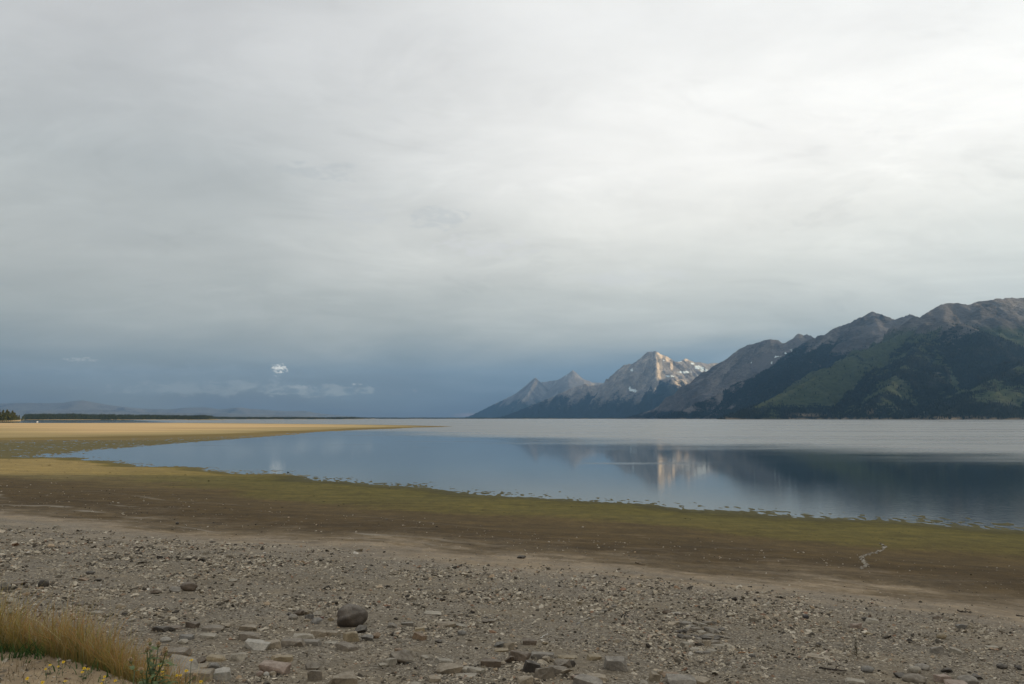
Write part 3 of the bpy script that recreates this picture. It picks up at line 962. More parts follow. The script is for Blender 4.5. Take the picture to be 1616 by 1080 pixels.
protos = [tree_meshes(s, h) for s, h in ((3, 27), (8, 24), (14, 30))]
tree_spots = [(-6, 2140, 1.05, 0), (1, 2180, 1.0, 2), (4, 2105, .82, 1), (8, 2150, .98, 0), (11, 2100, .80, 1), (14, 2190, .92, 2), (17, 2120, .86, 0), (20, 2230, .86, 1), (23, 2290, .86, 2), (26.5, 2330, .78, 0), (30, 2420, .60, 1), (33.5, 2450, .52, 0)]
tl = ['tallest conifer cut by the left edge of the photo', 'tall dark conifer at the left end of the shore grove', 'shorter sunlit conifer in front near the left edge', 'broad conifer, fourth from the left in the shore grove',
      'low front conifer in the middle of the shore grove', 'tall rear conifer in the middle of the shore grove', 'front conifer right of the shore grove centre', 'rear conifer behind the front right grove trees',
      'conifer near the right end of the tall grove', 'last tall conifer before the sandy shore gap', 'small conifer standing apart beyond the sandy shore', 'smallest conifer at the right tip of the sandy shore']
for i, (u, dep, s, k) in enumerate(tree_spots):
    x = (u - 808) / FPX * dep
    z = float(ground_z(np.array([x]), np.array([float(dep)]), False)[0])
    o = empty('conifer_tree', (x, dep, max(z, .5) - .3), i * 1.3)
    o.scale = (s * 1.5, s * 1.5, s * 1.18)
    tag(o, tl[i], 'tree', 'conifers on the far left shore')
    a = link('trunk', protos[k][0], M_bark, o)
    b = link('crown', protos[k][1], M_leaf, o)

# small boat by the far left shore
bx, _ = at_z(59, 666.3, 0)[0], 0
by = at_z(59, 666.3, 0)[1]
boat = empty('small_boat', (bx, by, 0), R(80))
tag(boat, 'tiny white boat on the water near the far left shore', 'boat')
M_white = mat_plain('white_paint', (.80, .80, .78), .5, .05, 3)
M_glass = mat_plain('dark_window', (.03, .035, .04), .15, .1, 3)
bm = bmesh.new()
L, B = 5.4, 1.0
sec = []
for t, wd, dr, sh in ((0, .85, 0, .75), (.3, 1, 0, .78), (.65, .9, .02, .88), (.88, .5, .2, 1.0), (1, .03, .55, 1.1)):
    yy = (t - .5) * L
    sec.append([bm.verts.new(q) for q in ((yy, -B * wd, sh), (yy, -B * wd * .75, .15 + dr), (yy, 0, -.25 + dr), (yy, B * wd * .75, .15 + dr), (yy, B * wd, sh))])
for a, b in zip(sec[:-1], sec[1:]):
    for i in range(4):
        bm.faces.new((a[i], a[i + 1], b[i + 1], b[i]))
    bm.faces.new((a[0], b[0], b[4], a[4]))
bm.faces.new(sec[0])
me = bpy.data.meshes.new('hull')
bm.to_mesh(me)
link('hull', me, M_white, boat)
bm = bmesh.new()
for z0, z1, x0, x1, w0 in ((.78, 1.7, -.5, 1.1, .7),):
    vb = [bm.verts.new(q) for q in ((x0, -w0, z0), (x1, -w0, z0), (x1, w0, z0), (x0, w0, z0), (x0, -w0 * .85, z1), (x1 - .5, -w0 * .85, z1), (x1 - .5, w0 * .85, z1), (x0, w0 * .85, z1))]
    for f in ((0, 1, 5, 4), (1, 2, 6, 5), (2, 3, 7, 6), (3, 0, 4, 7), (4, 5, 6, 7)):
        bm.faces.new([vb[i] for i in f])
me = bpy.data.meshes.new('cabin')
bm.to_mesh(me)
link('cabin', me, M_white, boat)


# ------------------------------------------------------------------ stones
M_rock = mat_stone('rock', True)
M_gravel = mat_stone('gravel', False)


def hull_mesh(pts, bev=0.0):
    bm = bmesh.new()
    for p in pts:
        bm.verts.new(p)
    r = bmesh.ops.convex_hull(bm, input=bm.verts)
    bmesh.ops.delete(bm, geom=list({e for e in r['geom_interior'] if isinstance(e, bmesh.types.BMVert)}), context='VERTS')
    bmesh.ops.dissolve_limit(bm, angle_limit=R(9), verts=bm.verts, edges=bm.edges)
    if bev > 0:
        bmesh.ops.bevel(bm, geom=list(bm.edges), offset=bev, segments=2, profile=.6, affect='EDGES', clamp_overlap=True)
    return bm


def to_me(bm, name, smooth=False):
    bmesh.ops.recalc_face_normals(bm, faces=bm.faces)
    me = bpy.data.meshes.new(name)
    bm.to_mesh(me)
    bm.free()
    for p in me.polygons:
        p.use_smooth = smooth
    return me


def rock_mesh(shape, w_, d_, h_, seed):
    r = np.random.default_rng(seed)
    if shape == 'r':
        bm = bmesh.new()
        bmesh.ops.create_icosphere(bm, subdivisions=4 if w_ > .3 else 3, radius=1)
        p = np.array([v.co[:] for v in bm.verts])
        k = 1 + .17 * fbm(p[:, 0] * 1.1 + seed, p[:, 1] * 1.1 + p[:, 2] * 1.7, 3, seed=seed) + .06 * gnoise(p[:, 0] * 4 + p[:, 2] * 2, p[:, 1] * 4 - p[:, 2], seed)
        for _ in range(6):                      # worn-flat sides
            fd = r.normal(size=3) * (1, 1, .7)
            q = (p @ (fd / np.linalg.norm(fd))) * k
            k = k - np.clip(q - .80, 0, None) * .7
        for v, c, q in zip(bm.verts, p, k):
            v.co = (c[0] * q * w_ / 2, c[1] * q * d_ / 2, (c[2] * q * .5 + .42) * h_)
        return to_me(bm, 'rock', True)
    if shape == 'a':
        n = 16
        p = r.normal(size=(n, 3))
        p /= np.linalg.norm(p, axis=1)[:, None]
        p *= r.uniform(.82, 1.1, (n, 1))
        pts = np.stack([p[:, 0] * w_ / 2, p[:, 1] * d_ / 2, (p[:, 2] * .5 + .4) * h_], 1)
    else:
        pts = []
        for sx in (-1, 1):
            for sy in (-1, 1):
                for sz in (0, 1):
                    j = r.uniform(-.16, .16, 3)
                    c = np.array((sx * (.5 + j[0] * .8), sy * (.5 + j[1]), sz * (1 + j[2] * (1.2 if shape == 'b' else .7)) - .1))
                    if r.random() < .45:           # knocked-off corner
                        q = r.uniform(.12, .34, 3)
                        pts += [c - np.array((sx * q[0], 0, 0)), c - np.array((0, sy * q[1], 0)), c - np.array((0, 0, (1 if sz else -1) * q[2]))]
                    else:
                        pts.append(c)
        for _ in range(2):
            a = r.uniform(0, 6.28)
            pts.append(np.array((math.cos(a) * .58, math.sin(a) * .58, r.uniform(.3, .6))))
        pts = np.array(pts) * np.array((w_, d_, h_))
    bm = hull_mesh(pts, min(w_, h_) * .035)
    bmesh.ops.triangulate(bm, faces=bm.faces)
    for _ in range(2 if w_ > .25 else 1):
        long = [e for e in bm.edges if e.calc_length() > w_ * .22]
        bmesh.ops.subdivide_edges(bm, edges=long, cuts=1)
        bmesh.ops.triangulate(bm, faces=bm.faces)
    bm.normal_update()
    q = np.array([v.co[:] for v in bm.verts]) / w_
    dn = .05 * gnoise(q[:, 0] * 3.1 + q[:, 2] * 2.3 + seed, q[:, 1] * 3.1 - q[:, 2] * 1.9, seed) + .03 * gnoise(q[:, 0] * 9 + q[:, 2] * 7, q[:, 1] * 9 - q[:, 2] * 8, seed + 3)
    for v, d in zip(bm.verts, dn):
        v.co += v.normal * float(d) * min(w_, h_ * 1.6)
    return to_me(bm, 'rock', False)


# colours of the stones (measured as plain stone, not as lit)
COL = dict(g=(.23, .205, .17), d=(.085, .074, .062), b=(.14, .108, .080), t=(.29, .238, .170), p=(.33, .292, .230), y=(.30, .238, .150), k=(.31, .235, .185),
           w=(.40, .37, .315), u=(.185, .172, .150), o=(.24, .165, .105), m=(.20, .168, .128), n=(.062, .058, .056), R=(.19, .105, .08), B=(.120, .099, .080))
ROCKS = [
    # column, base row, width, height (all read off the photo), shape, colour, yaw, tilt, label
    (551, 990, 48, 36, 'r', 'B', .9, 0, 'big rounded dark brown boulder, largest stone on the beach'),
    (567, 999, 19, 13, 'a', 'd', .4, 0, 'dark angular stone touching the big boulder at its lower right'),
    (553.6, 1013, 18, 15, 'b', 'y', .5, 0, 'blocky yellowish stone right below the big boulder'),
    (579, 1012, 19, 10, 'a', 'u', .1, 0, 'grey stone right of the blocky yellowish one below the boulder'),
    (593, 1008, 12, 11, 'a', 'o', .8, 0, 'brown orange stone lower right of the big boulder'),
    (502, 1005, 18, 11, 'b', 't', .2, 0, 'tan block lower left of the big boulder'),
    (522, 1004, 21, 10, 's', 't', -.3, 4, 'tan slab between the tan block and the big boulder'),
    (477, 1010, 26, 11, 's', 'p', .1, 3, 'pale-topped grey slab left of the tan block'),
    (460, 1020, 28, 12, 'b', 'm', .05, 0, 'long grey-tan block, leftmost of the slabs below the boulder'),
    (488, 1019, 26, 10, 's', 'g', -.1, 0, 'dark grey slab right of the long grey-tan block'),
    (443, 1045, 26, 12, 's', 'y', .3, 8, 'yellowish flat slab behind the pink-topped stone'),
    (431, 1064, 36, 20, 's', 'k', -.2, 9, 'pink-topped slab with dark front face, lower left'),
    (490, 1058, 21, 12.5, 'a', 'm', .2, 0, 'brown humped stone above the grey cube at bottom left'),
    (495, 1074, 18, 17, 'b', 'm', .15, 0, 'grey cube-shaped stone at the bottom, left of centre'),
    (540, 1083, 31, 20, 'b', 't', .5, 4, 'pale-topped block cut by the bottom edge below the boulder'),
    (470, 972, 18, 11, 'a', 'b', .3, 0, 'brown stone at the top of the small pile left of the boulder'),
    (461, 978, 14, 8, 'r', 'g', 0, 0, 'rounded grey cobble at the left foot of the small pile'),
    (481, 971, 13, 11, 'a', 't', .6, 0, 'tan stone on the top right of the small pile'),
    (487, 978, 15, 9, 'a', 'd', .2, 0, 'dark stone in the middle of the small pile'),
    (501, 972, 14, 8, 'a', 'p', .9, 0, 'pale stone at the back right of the small pile'),
    (499, 985, 17, 11, 'a', 'u', .4, 0, 'dark grey stone at the front of the small pile'),
    (506, 977.5, 8, 6, 'a', 'R', .4, 0, 'small rusty red stone left of the big boulder'),
    (455, 972, 10, 6, 'a', 'd', 0, 0, 'small dark stone at the far left of the small pile'),
    (522, 981, 12, 7, 'a', 'y', 0, 0, 'small yellow-tan stone touching the left of the big boulder'),
    (483, 981.5, 10, 5, 'a', 't', .4, 0, 'low tan pebble in front of the small pile'),
    (544, 1027, 26, 11, 's', 'm', -.5, 14, 'tilted brown flake below the big boulder'),
    (523, 1016, 20, 4, 's', 'p', .1, 2, 'thin pale flagstone above the tilted brown flake'),
    (630, 1048, 36, 23, 'a', 'm', .7, 0, 'large angular brown slab with a sloping face, bottom centre left'),
    (628, 1028, 10, 5, 's', 'o', .2, 5, 'small orange flake lying behind the large angular brown slab'),
    (615, 1050, 18, 12, 'b', 'p', .9, 8, 'pale stone leaning on the large angular brown slab'),
    (604, 1053, 15, 7, 'a', 'p', 0, 0, 'low pale stone left of the large angular brown slab'),
    (669, 1041, 12, 7, 'a', 'p', 0, 0, 'small pale stone right of the large angular brown slab'),
    (702, 1049, 21, 10, 'b', 'p', .4, 10, 'pale split stone behind the two-tone tan slab'),
    (707, 1063, 33, 14, 'b', 't', .25, 3, 'long tan slab with a brown left end, bottom centre'),
    (732, 1061, 18, 8, 's', 'p', .1, 3, 'pale slab touching the right end of the long tan slab'),
    (751, 1063, 20, 9, 's', 'p', -.3, 8, 'pale tilted slab, second right of the long tan slab'),
    (735, 1068, 29, 4, 's', 'p', .05, 0, 'very thin pale flagstone in front of the pale slabs'),
    (776, 1053, 28, 13, 'b', 'b', -.1, 3, 'dark brown brick-like block left of the rock cluster'),
    (794, 1050, 8, 7, 'a', 't', .4, 0, 'little tan stone at the right end of the dark brown block'),
    (686, 1077, 15, 10, 'b', 't', .1, 0, 'small tan cube at the bottom edge below the long tan slab'),
    (654, 1084, 18, 6, 'r', 'p', .1, 0, 'pale rounded stone cut by the bottom edge, left of centre'),
    (728.5, 1003, 13, 8, 'r', 'u', .1, 0, 'dark blue-grey round cobble alone on bare dirt, mid centre'),
    (692, 1015, 12, 6, 'a', 'd', 0, 0, 'flat dark stone left of and below the blue-grey cobble'),
    (682, 970, 23, 5, 's', 'p', -.1, 2, 'long pale flagstone right of and above the big boulder'),
    (705, 990, 24, 10, 's', 't', .2, 4, 'tan slab above the blue-grey cobble'),
    (725, 990, 18, 6, 's', 'p', -.35, 5, 'pale sliver leaning against the tan slab above the cobble'),
    (662, 997, 12, 7, 'b', 'y', .2, 0, 'ochre edged block left of the tan slab, mid beach'),
    (661, 1010, 18, 11, 's', 'o', -.7, 16, 'tilted ochre slab between boulder and blue-grey cobble'),
    (617, 991, 17, 9, 'a', 'g', 0, 0, 'grey stone a little right of the big boulder'),
    (642, 987, 15, 6, 's', 'g', .3, 0, 'flat bluish grey stone, second right of the big boulder'),
    (771, 984, 18, 8, 'a', 'm', .2, 0, 'brown stone at the right end of the mid-beach stone scatter'),
    (836, 1018, 17, 11, 'b', 'b', 0, 0, 'rounded brown block standing alone above the rock cluster'),
    (860, 1018, 10, 6, 'a', 'y', .2, 0, 'small ochre stone right of the rounded brown block'),
    (789, 1022, 17, 9, 'a', 'u', .2, 0, 'blue-grey stone at the upper left of the rock cluster'),
    (803, 1027, 13, 13, 'b', 't', .5, 5, 'upright pale tan stone at the upper left of the rock cluster'),
    (791, 1029, 18, 6, 's', 'y', .1, 0, 'thin ochre slab under the blue-grey stone'),
    (819, 1044, 27, 17, 'b', 'b', -.15, 4, 'large dark slab-sided rock in the upper left of the rock cluster'),
    (806, 1048, 17, 13, 'a', 'b', .4, 0, 'brown rounded rock at the left edge of the rock cluster'),
    (855, 1041, 28, 14, 'b', 'g', -.15, 5, 'grey slab at the top of the rock cluster'),
    (862, 1047, 16, 12, 'a', 't', .3, 0, 'tan wedge in the middle of the rock cluster'),
    (871, 1044, 9, 18, 'b', 't', 1.2, 24, 'thin slab leaning upright in the middle of the rock cluster'),
    (888, 1056, 27, 16, 'a', 'm', -.2, 0, 'humped dark grey rock on the right of the rock cluster'),
    (896, 1040, 24, 6, 's', 'y', .05, 2, 'thin ochre-edged flagstone at the upper right of the rock cluster'),
    (903, 1053, 11, 12, 'a', 'd', .2, 0, 'dark stone tucked right behind the humped dark grey rock'),
    (837, 1061, 20, 17, 'b', 'd', .6, 12, 'dark tilted block at the lower left of the rock cluster'),
    (857, 1071, 25, 19, 'b', 'm', .35, 3, 'brown block with pale side at the bottom of the rock cluster'),
    (880, 1064, 25, 12, 's', 'm', -.35, 6, 'grey-brown slab at the lower right of the rock cluster'),
    (897, 1068, 18, 12, 'a', 't', -.4, 0, 'two-tone tan and dark stone at the lower right of the rock cluster'),
    (909, 1074, 17, 9, 'a', 'k', 0, 0, 'pinkish stone between the rock cluster and the long plank-like slab'),
    (930, 1084, 38, 15, 's', 'g', -.45, 9, 'long plank-like slab cut by the bottom edge right of the cluster'),
    (942, 1075, 29, 13, 'b', 't', -.1, 3, 'tan slab right of and behind the plank-like slab'),
    (829, 1080, 20, 13, 'b', 't', .3, 0, 'tan brown block at the bottom edge below the rock cluster'),
    (972, 1059, 27, 20, 'b', 'g', .1, 0, 'big pale grey cube-like block alone right of the rock cluster'),
    (938, 1042, 20, 9, 's', 'y', .2, 4, 'flat yellow-tan stone between the cluster and the pale cube block'),
    (973, 1015, 10, 8, 'a', 't', 0, 0, 'small tan stone on bare dirt below the stone row'),
    (1033, 1076, 13, 16, 'b', 't', .3, 8, 'upright tan stone at the left of the bottom right-centre slabs'),
    (1059, 1068, 25, 6, 's', 'o', -.1, 3, 'brown-edged plank of rock behind the grey bottom slab'),
    (1078, 1083, 40, 16, 's', 'g', .1, 4, 'wide pale grey slab cut by the bottom edge right of centre'),
    (1105, 1081, 26, 12, 's', 't', -.6, 8, 'tan slab sloping down right of the wide grey bottom slab'),
    (1016, 1083, 15, 9, 'a', 'p', 0, 0, 'pale stone at the bottom edge left of the upright tan stone'),
    (1042, 1066, 12, 9, 'a', 't', 0, 0, 'tan stone behind the upright tan stone at the bottom'),
    (1053, 969, 14, 8, 'a', 'b', .2, 0, 'dark brown stone at the left of the upper rubble line'),
    (1066, 970, 18, 4, 's', 'p', .1, 0, 'pale flat stone in the middle of the upper rubble line'),
    (1082, 973, 12, 6, 'a', 'b', .2, 0, 'brown stone at the right end of the upper rubble line'),
    (1272.6, 977, 9, 7.5, 'r', 'n', .2, 0, 'small round blue-black cobble on the right of the beach'),
    (1352, 992, 13, 9, 'b', 'k', .5, 8, 'pinkish pale stone with a dark side, right of the blue-black cobble'),
    (1372, 1003, 11, 6, 'a', 'y', 0, 0, 'low ochre brown stone below the pinkish pale stone'),
    (1378, 984, 16, 9, 'b', 'p', -.3, 6, 'pale tan stone above and right of the pinkish one'),
    (1366, 981, 9, 8, 'a', 'd', .1, 0, 'dark stone touching the pale tan stone on its left'),
    (1293, 1021, 7.5, 6.5, 'r', 'd', 0, 0, 'small round dark cobble left of the dry weed'),
    (1188, 1039, 10, 6, 'r', 'd', 0, 0, 'rounded dark olive cobble right of the orange stick'),
    (1372, 1062, 17, 9, 'r', 'u', 0, 0, 'smooth pale grey-green cobble at lower right'),
    (1294, 1040, 27, 6, 's', 't', -.35, 4, 'long flat tan slab left of the dry weed'),
    (1351, 1079, 20, 7, 's', 'p', -.3, 5, 'pale slab at the bottom below the grey-green cobble'),
    (1216, 957, 13, 6, 'a', 'p', 0, 0, 'pale stone at the top of the gravel, right of centre'),
    (1482, 1032, 15, 11, 'b', 'g', .05, 0, 'grey block with a pale flat top, far right'),
    (1509, 1031, 12, 8, 's', 'p', -.7, 14, 'pale wedge-shaped stone right of the pale-topped grey block'),
    (1489, 1009, 13, 8, 'r', 'y', .2, 0, 'ochre brown stone above the pale-topped grey block'),
    (1521, 993, 14, 8, 'a', 'u', .2, 0, 'dark greenish grey stone, upper far right'),
    (1447, 1063, 16, 10, 'r', 'p', .3, 0, 'pale rounded cobble in the bottom right rock group'),
    (1448, 1079, 29, 12, 'r', 'm', -.25, 0, 'long rounded grey-brown cobble at the bottom right'),
    (1459, 1058, 18, 8, 'r', 'g', -.3, 0, 'grey rounded cobble behind the pale rounded one'),
    (1425, 1071, 19, 9, 'a', 'd', .2, 0, 'dark jagged stone left of the pale rounded cobble'),
    (1491, 1077, 17, 13, 'b', 'k', .3, 4, 'pinkish tan block in the bottom right rock group'),
    (1533, 1082, 25, 13, 'r', 'g', -.4, 0, 'smooth grey oval cobble right of the pinkish tan block'),
    (1513, 1083, 24, 8, 's', 'k', .05, 0, 'pink-tinged flat slab cut by the bottom edge at right'),
    (1585, 1056, 13, 6, 'r', 'd', 0, 0, 'low dark cobble near the right edge'),
    (1568, 1024, 12, 4, 's', 'p', 0, 0, 'thin pale flat stone near the right edge'),
    (1510, 980, 13, 6, 'a', 't', .2, 0, 'tan stone above the dark greenish grey stone'),
    (1482, 978, 12, 6, 'a', 'b', 0, 0, 'dark brown stone, upper right gravel edge'),
    (1612, 1058, 12, 7, 'a', 'd', 0, 0, 'dark stone cut by the right edge of the photo'),
    (1544, 1073, 16, 8, 'a', 'd', .3, 0, 'dark stone behind the smooth grey oval cobble'),
    (1498, 1063, 15, 8, 'a', 'd', 0, 0, 'dark grey stone behind the pinkish tan block'),
    (287, 1061, 36, 34, 's', 'p', .7, 32, 'large pale slab tilted up behind the thistle'),
    (275, 1037, 30, 13, 'b', 'm', -.1, 4, 'brown-grey slab behind the large tilted pale slab'),
    (291, 1010, 16, 8, 'b', 'u', 0, 2, 'dark teal-grey block above the tilted pale slab'),
    (287, 1017, 15, 9, 'a', 'p', 0, 0, 'pale rounded stone below the dark teal-grey block'),
    (259, 1014, 14, 8, 'r', 'w', 0, 0, 'whitish stone just above the thistle heads'),
    (251, 997, 16, 9, 'b', 'd', 0, 0, 'dark block at the left end of the upper left slab line'),
    (269, 993, 21, 5, 's', 'b', .05, 0, 'thin brown slab right of the dark block'),
    (302, 991, 15, 10, 'b', 'b', -.4, 8, 'brown tilted stone in the upper left slab line'),
    (335, 996, 26, 9, 's', 'm', .1, 2, 'low brown-tan flat stone in the upper left slab line'),
    (356, 991, 12, 8, 'a', 't', 0, 0, 'tan stone at the right end of the low brown flat stone'),
    (390, 995, 22, 10, 'b', 't', .1, 0, 'tan brick-shaped block, upper of two, left of the slabs'),
    (390, 1011, 26, 13, 'b', 'm', .05, 0, 'dark tan brick-shaped block, lower of two'),
    (402, 1025, 34, 15, 's', 'w', -.05, 6, 'whitish-topped slab with a dark front below the brick blocks'),
    (430, 1024, 20, 12, 'b', 't', .6, 5, 'tan angular block right of the whitish-topped slab'),
    (327, 1007, 18, 7, 's', 'p', 0, 4, 'pale flat stone above the tilted pale slab, to its right'),
    (373, 1043, 19, 12, 'b', 'p', .2, 4, 'pale tan block alone between the left slabs'),
    (337, 1044, 23, 9, 's', 'y', -.15, 7, 'pale yellow slab right of the large tilted slab'),
    (335, 1059, 18, 14, 'a', 'u', .2, 0, 'bluish pale stone under the pale yellow slab'),
    (343, 1073, 27, 17, 'b', 'w', .1, 3, 'white and brown block at the bottom left rock group'),
    (313, 1049, 15, 12, 'a', 'b', .2, 0, 'brown stone right of the large tilted slab'),
    (310, 1058, 27, 10, 's', 't', .1, 4, 'tan slab below the brown stone in the bottom left group'),
    (312, 1075, 32, 16, 'b', 't', .05, 0, 'large tan block at the bottom beside the thistle'),
    (294, 933, 22, 14, 'r', 'b', .1, 0, 'dark brown round boulder, larger of the pair at upper left'),
    (272.5, 936, 16, 12, 'a', 'g', .2, 0, 'pointed grey stone left of the dark round boulder'),
    (241, 938, 15, 8, 'a', 'b', .3, 0, 'dark brown stone left of the pointed grey stone'),
    (365, 919, 13, 6, 'a', 'p', 0, 0, 'pale stone right of and above the dark round boulder'),
    (409, 1068, 10, 8, 'r', 'k', .4, 0, 'pinkish pebble, leftmost of three below the pink-topped slab'),
    (419, 1068, 8.5, 7, 'r', 'w', .4, 0, 'white pebble, middle of three below the pink-topped slab'),
    (429, 1067, 10, 7, 'r', 't', .4, 0, 'tan pebble, rightmost of three below the pink-topped slab'),
    (66, 927, 13.5, 11.5, 'r', 'd', 0, 0, 'round dark cobble above the tall dry grass'),
    (5, 932, 13, 13, 'a', 'g', 0, 0, 'grey stone at the left edge above the grass'),
    (122, 956, 17, 9, 'a', 'd', 0, 0, 'dark stone right above the grass tips'),
    (187, 961, 13, 8, 'r', 't', 0, 0, 'tan rounded cobble right of the dark stone by the grass'),
    (151, 970, 15, 6, 's', 'p', 0, 3, 'pale flat stone between the grass and the tan cobble'),
    (140, 907, 12, 5, 'r', 'd', 0, 0, 'low dark stone, highest on the left gravel'),
    (128, 917, 15, 5, 'a', 'o', 0, 0, 'brown orange stone below the low dark stone'),
    (152, 918, 10, 5, 'a', 'd', 0, 0, 'small dark stone right of the brown orange stone'),
    (206, 982, 9.5, 7, 'a', 'p', 0, 0, 'small pale stone on bare dirt right of the grass'),
    (22, 924, 22, 7, 'a', 'b', 0, 0, 'flat brown stone near the left edge above the grass'),
    (88, 834, 7, 5, 'b', 'p', 0, 0, 'pale block at the upper edge of the left gravel'),
    (279, 828, 4.5, 4.5, 'r', 'd', 0, 0, 'tiny dark stone alone on the pale strand, left'),
    (823, 882, 13, 6, 'a', 'd', 0, 0, 'low dark lump of debris alone on the tan strand, centre'),
]


def place_rock(i, u, v, wp, hp, shape, col, yaw, tilt, label, group=None):
    P, t = hit(u, v)
    dist = np.linalg.norm(P - np.array((0, 0, EYE)))
    w_ = wp / FPX * dist * (1.04 if shape in 'bs' else 1.2 if shape == 'a' else 1.08)
    d_ = w_ * (.62 if shape in 'bs' else .8)
    hh = max(hp / FPX * dist - d_ * (.16 if shape in 'bs' else .02), .30 * hp / FPX * dist)
    if shape == 'r':
        hh = hp / FPX * dist * 1.02
    if tilt > 20:
        d_ = hp / FPX * dist * .95
        hh = w_ * .30
    me = rock_mesh(shape, w_, d_, hh, i + 11)
    o = link('rock' if wp > 12 or shape != 'r' else 'cobble', me, M_rock)
    sl = 0.0
    o.location = (P[0], P[1] + d_ * .38 * (tilt < 20), float(surf_z(P[0:1], P[1:2] + d_ * .38 * (tilt < 20))[0]) - hh * .08)
    o.rotation_euler = (R(tilt) if tilt > 20 else R(tilt * random.uniform(-1, 1)), R(tilt * .7), yaw)
    if tilt > 20:
        o.location[2] += .02
    c = np.array(COL[col]) * random.uniform(.88, 1.12)
    o.color = (*c, 1)
    tag(o, label, 'rock' if wp > 9 else 'stone', group or 'rocks on the beach')
    return o


random.seed(4)
for i, rk in enumerate(ROCKS):
    place_rock(i, *rk)

# a flat heap of broken slabs, and a short row of stones
ORD = ['first', 'second', 'third', 'fourth', 'fifth', 'sixth', 'seventh', 'eighth', 'ninth', 'tenth', 'eleventh', 'twelfth']
k = 0
for row, (u0, u1, v0, cnt) in {'back': (1062, 1128, 986, 8), 'second': (1066, 1146, 997, 9), 'third': (1072, 1152, 1008, 9), 'fourth': (1078, 1150, 1019, 8), 'front': (1092, 1140, 1031, 5)}.items():
    for i in range(cnt):
        u = u0 + (u1 - u0) * (i + .5 + random.uniform(-.25, .25)) / cnt
        wp = random.uniform(8, 16)
        place_rock(500 + k, u, v0 + random.uniform(-3, 3), wp, wp * random.uniform(.30, .58), random.choice('ssba'), random.choice('ggpmtdpt'), random.uniform(-.6, .6), random.uniform(0, 16),
                   '%s broken slab from the left in the %s row of the rubble heap' % (ORD[i], row), 'slabs of the flat rubble heap')
        k += 1
for i in range(12):
    t = (i + random.uniform(-.25, .25)) / 11
    u, v = 914 + 56 * t, 985 - 26 * t + random.uniform(-2, 2)
    wp = random.uniform(6, 10)
    place_rock(600 + i, u, v, wp, wp * .6, random.choice('baar'), random.choice('gtpmgu'), random.uniform(-.6, .6), random.uniform(0, 9),
               '%s stone from the lower left end of the short slanting row' % ORD[i], 'stones of the short row')

# gravel: tens of thousands of small stones, nobody could count them
protoV, protoF = [], []
for s in range(22):
    r = np.random.default_rng(900 + s)
    n = int(r.integers(8, 12))
    p = r.normal(size=(n, 3))
    p /= np.linalg.norm(p, axis=1)[:, None]
    p *= r.uniform(.75, 1.15, (n, 1))
    bm = bmesh.new()
    for q in p:
        bm.verts.new(q)
    rr_ = bmesh.ops.convex_hull(bm, input=bm.verts)
    bmesh.ops.triangulate(bm, faces=bm.faces)
    bm.verts.index_update()
    bmesh.ops.recalc_face_normals(bm, faces=bm.faces)
    loose = [v for v in bm.verts if not v.link_faces]
    bmesh.ops.delete(bm, geom=loose, context='VERTS')
    bm.verts.index_update()
    protoV.append(np.array([v.co[:] for v in bm.verts]))
    protoF.append(np.array([[v.index for v in f.verts] for f in bm.faces]))
    bm.free()


def scatter(N, kmin, kmax, smin, smed, smax, zlo, zhi, cover, seed, flat=(.28, .7)):
    r = np.random.default_rng(seed)
    y = np.exp(r.uniform(math.log(kmin), math.log(kmax), N))
    x = r.uniform(-.70, .70, N) * y
    z = surf_z(x, y)
    patch = fbm(x / 2.2, y / 3.2, 4, seed=77) + .5 * fbm(x / 9, y / 7, 3, seed=78)
    pr = sst(patch, -.22, .22) * cover[1] + cover[0]
    pr = pr * sst(z, zlo, zlo + .55) * sst(z, zhi, zhi - .4)
    ok = r.random(N) < pr
    x, y, z = x[ok], y[ok], z[ok]
    n = len(x)
    size = np.clip(np.exp(r.normal(math.log(smed), .42, n)), smin, smax) * y / 20
    return x, y, z, size, r.uniform(flat[0], flat[1], n), r.uniform(.55, 1.0, n)


def build_gravel(name, sets, label, mat):
    x, y, z, s, fl, el = [np.concatenate(q) for q in zip(*sets)]
    n = len(x)
    r = np.random.default_rng(3)
    typ = r.integers(0, len(protoV), n)
    Vs, Fs, off = [], [], 0
    for k in range(len(protoV)):
        m = typ == k
        c = int(m.sum())
        if not c:
            continue
        a = r.uniform(0, 6.283, c)
        tl_, td = r.normal(0, .22, c), r.uniform(0, 6.283, c)
        p = protoV[k][None] * np.stack([s[m], s[m] * el[m], s[m] * fl[m]], 1)[:, None] * .5
        ca, sa = np.cos(a)[:, None], np.sin(a)[:, None]
        px, py, pz = p[..., 0] * ca - p[..., 1] * sa, p[..., 0] * sa + p[..., 1] * ca, p[..., 2]
        pz = pz + tl_[:, None] * (px * np.cos(td)[:, None] + py * np.sin(td)[:, None])
        V = np.stack([px + x[m][:, None], py + y[m][:, None], pz + (z[m] + s[m] * fl[m] * .20)[:, None]], 2)
        Vs.append(V.reshape(-1, 3))
        F = protoF[k][None] + (off + np.arange(c) * protoV[k].shape[0])[:, None, None]
        Fs.append(F.reshape(-1, 3))
        off += c * protoV[k].shape[0]
    me = np_mesh(name, np.concatenate(Vs), np.concatenate(Fs), False)
    return tag(link(name, me, mat), label, 'gravel', kind='stuff')


build_gravel('gravel', [
    scatter(116000, 8.5, 42, .025, .058, .13, 2.02, 6.0, (.28, .72), 31, (.24, .66)),
    scatter(17000, 8.5, 40, .085, .118, .24, 2.1, 5.6, (-.08, .85), 32, (.25, .65)),
], 'loose grey and tan gravel covering the upper beach', M_gravel)
M_pale = mat_stone('pale_gravel', False)
build_gravel('strand_pebbles', [scatter(9000, 22, 110, .018, .034, .075, .75, 2.4, (.25, .6), 41)], 'sparse pebbles strewn over the brown mud', M_gravel)

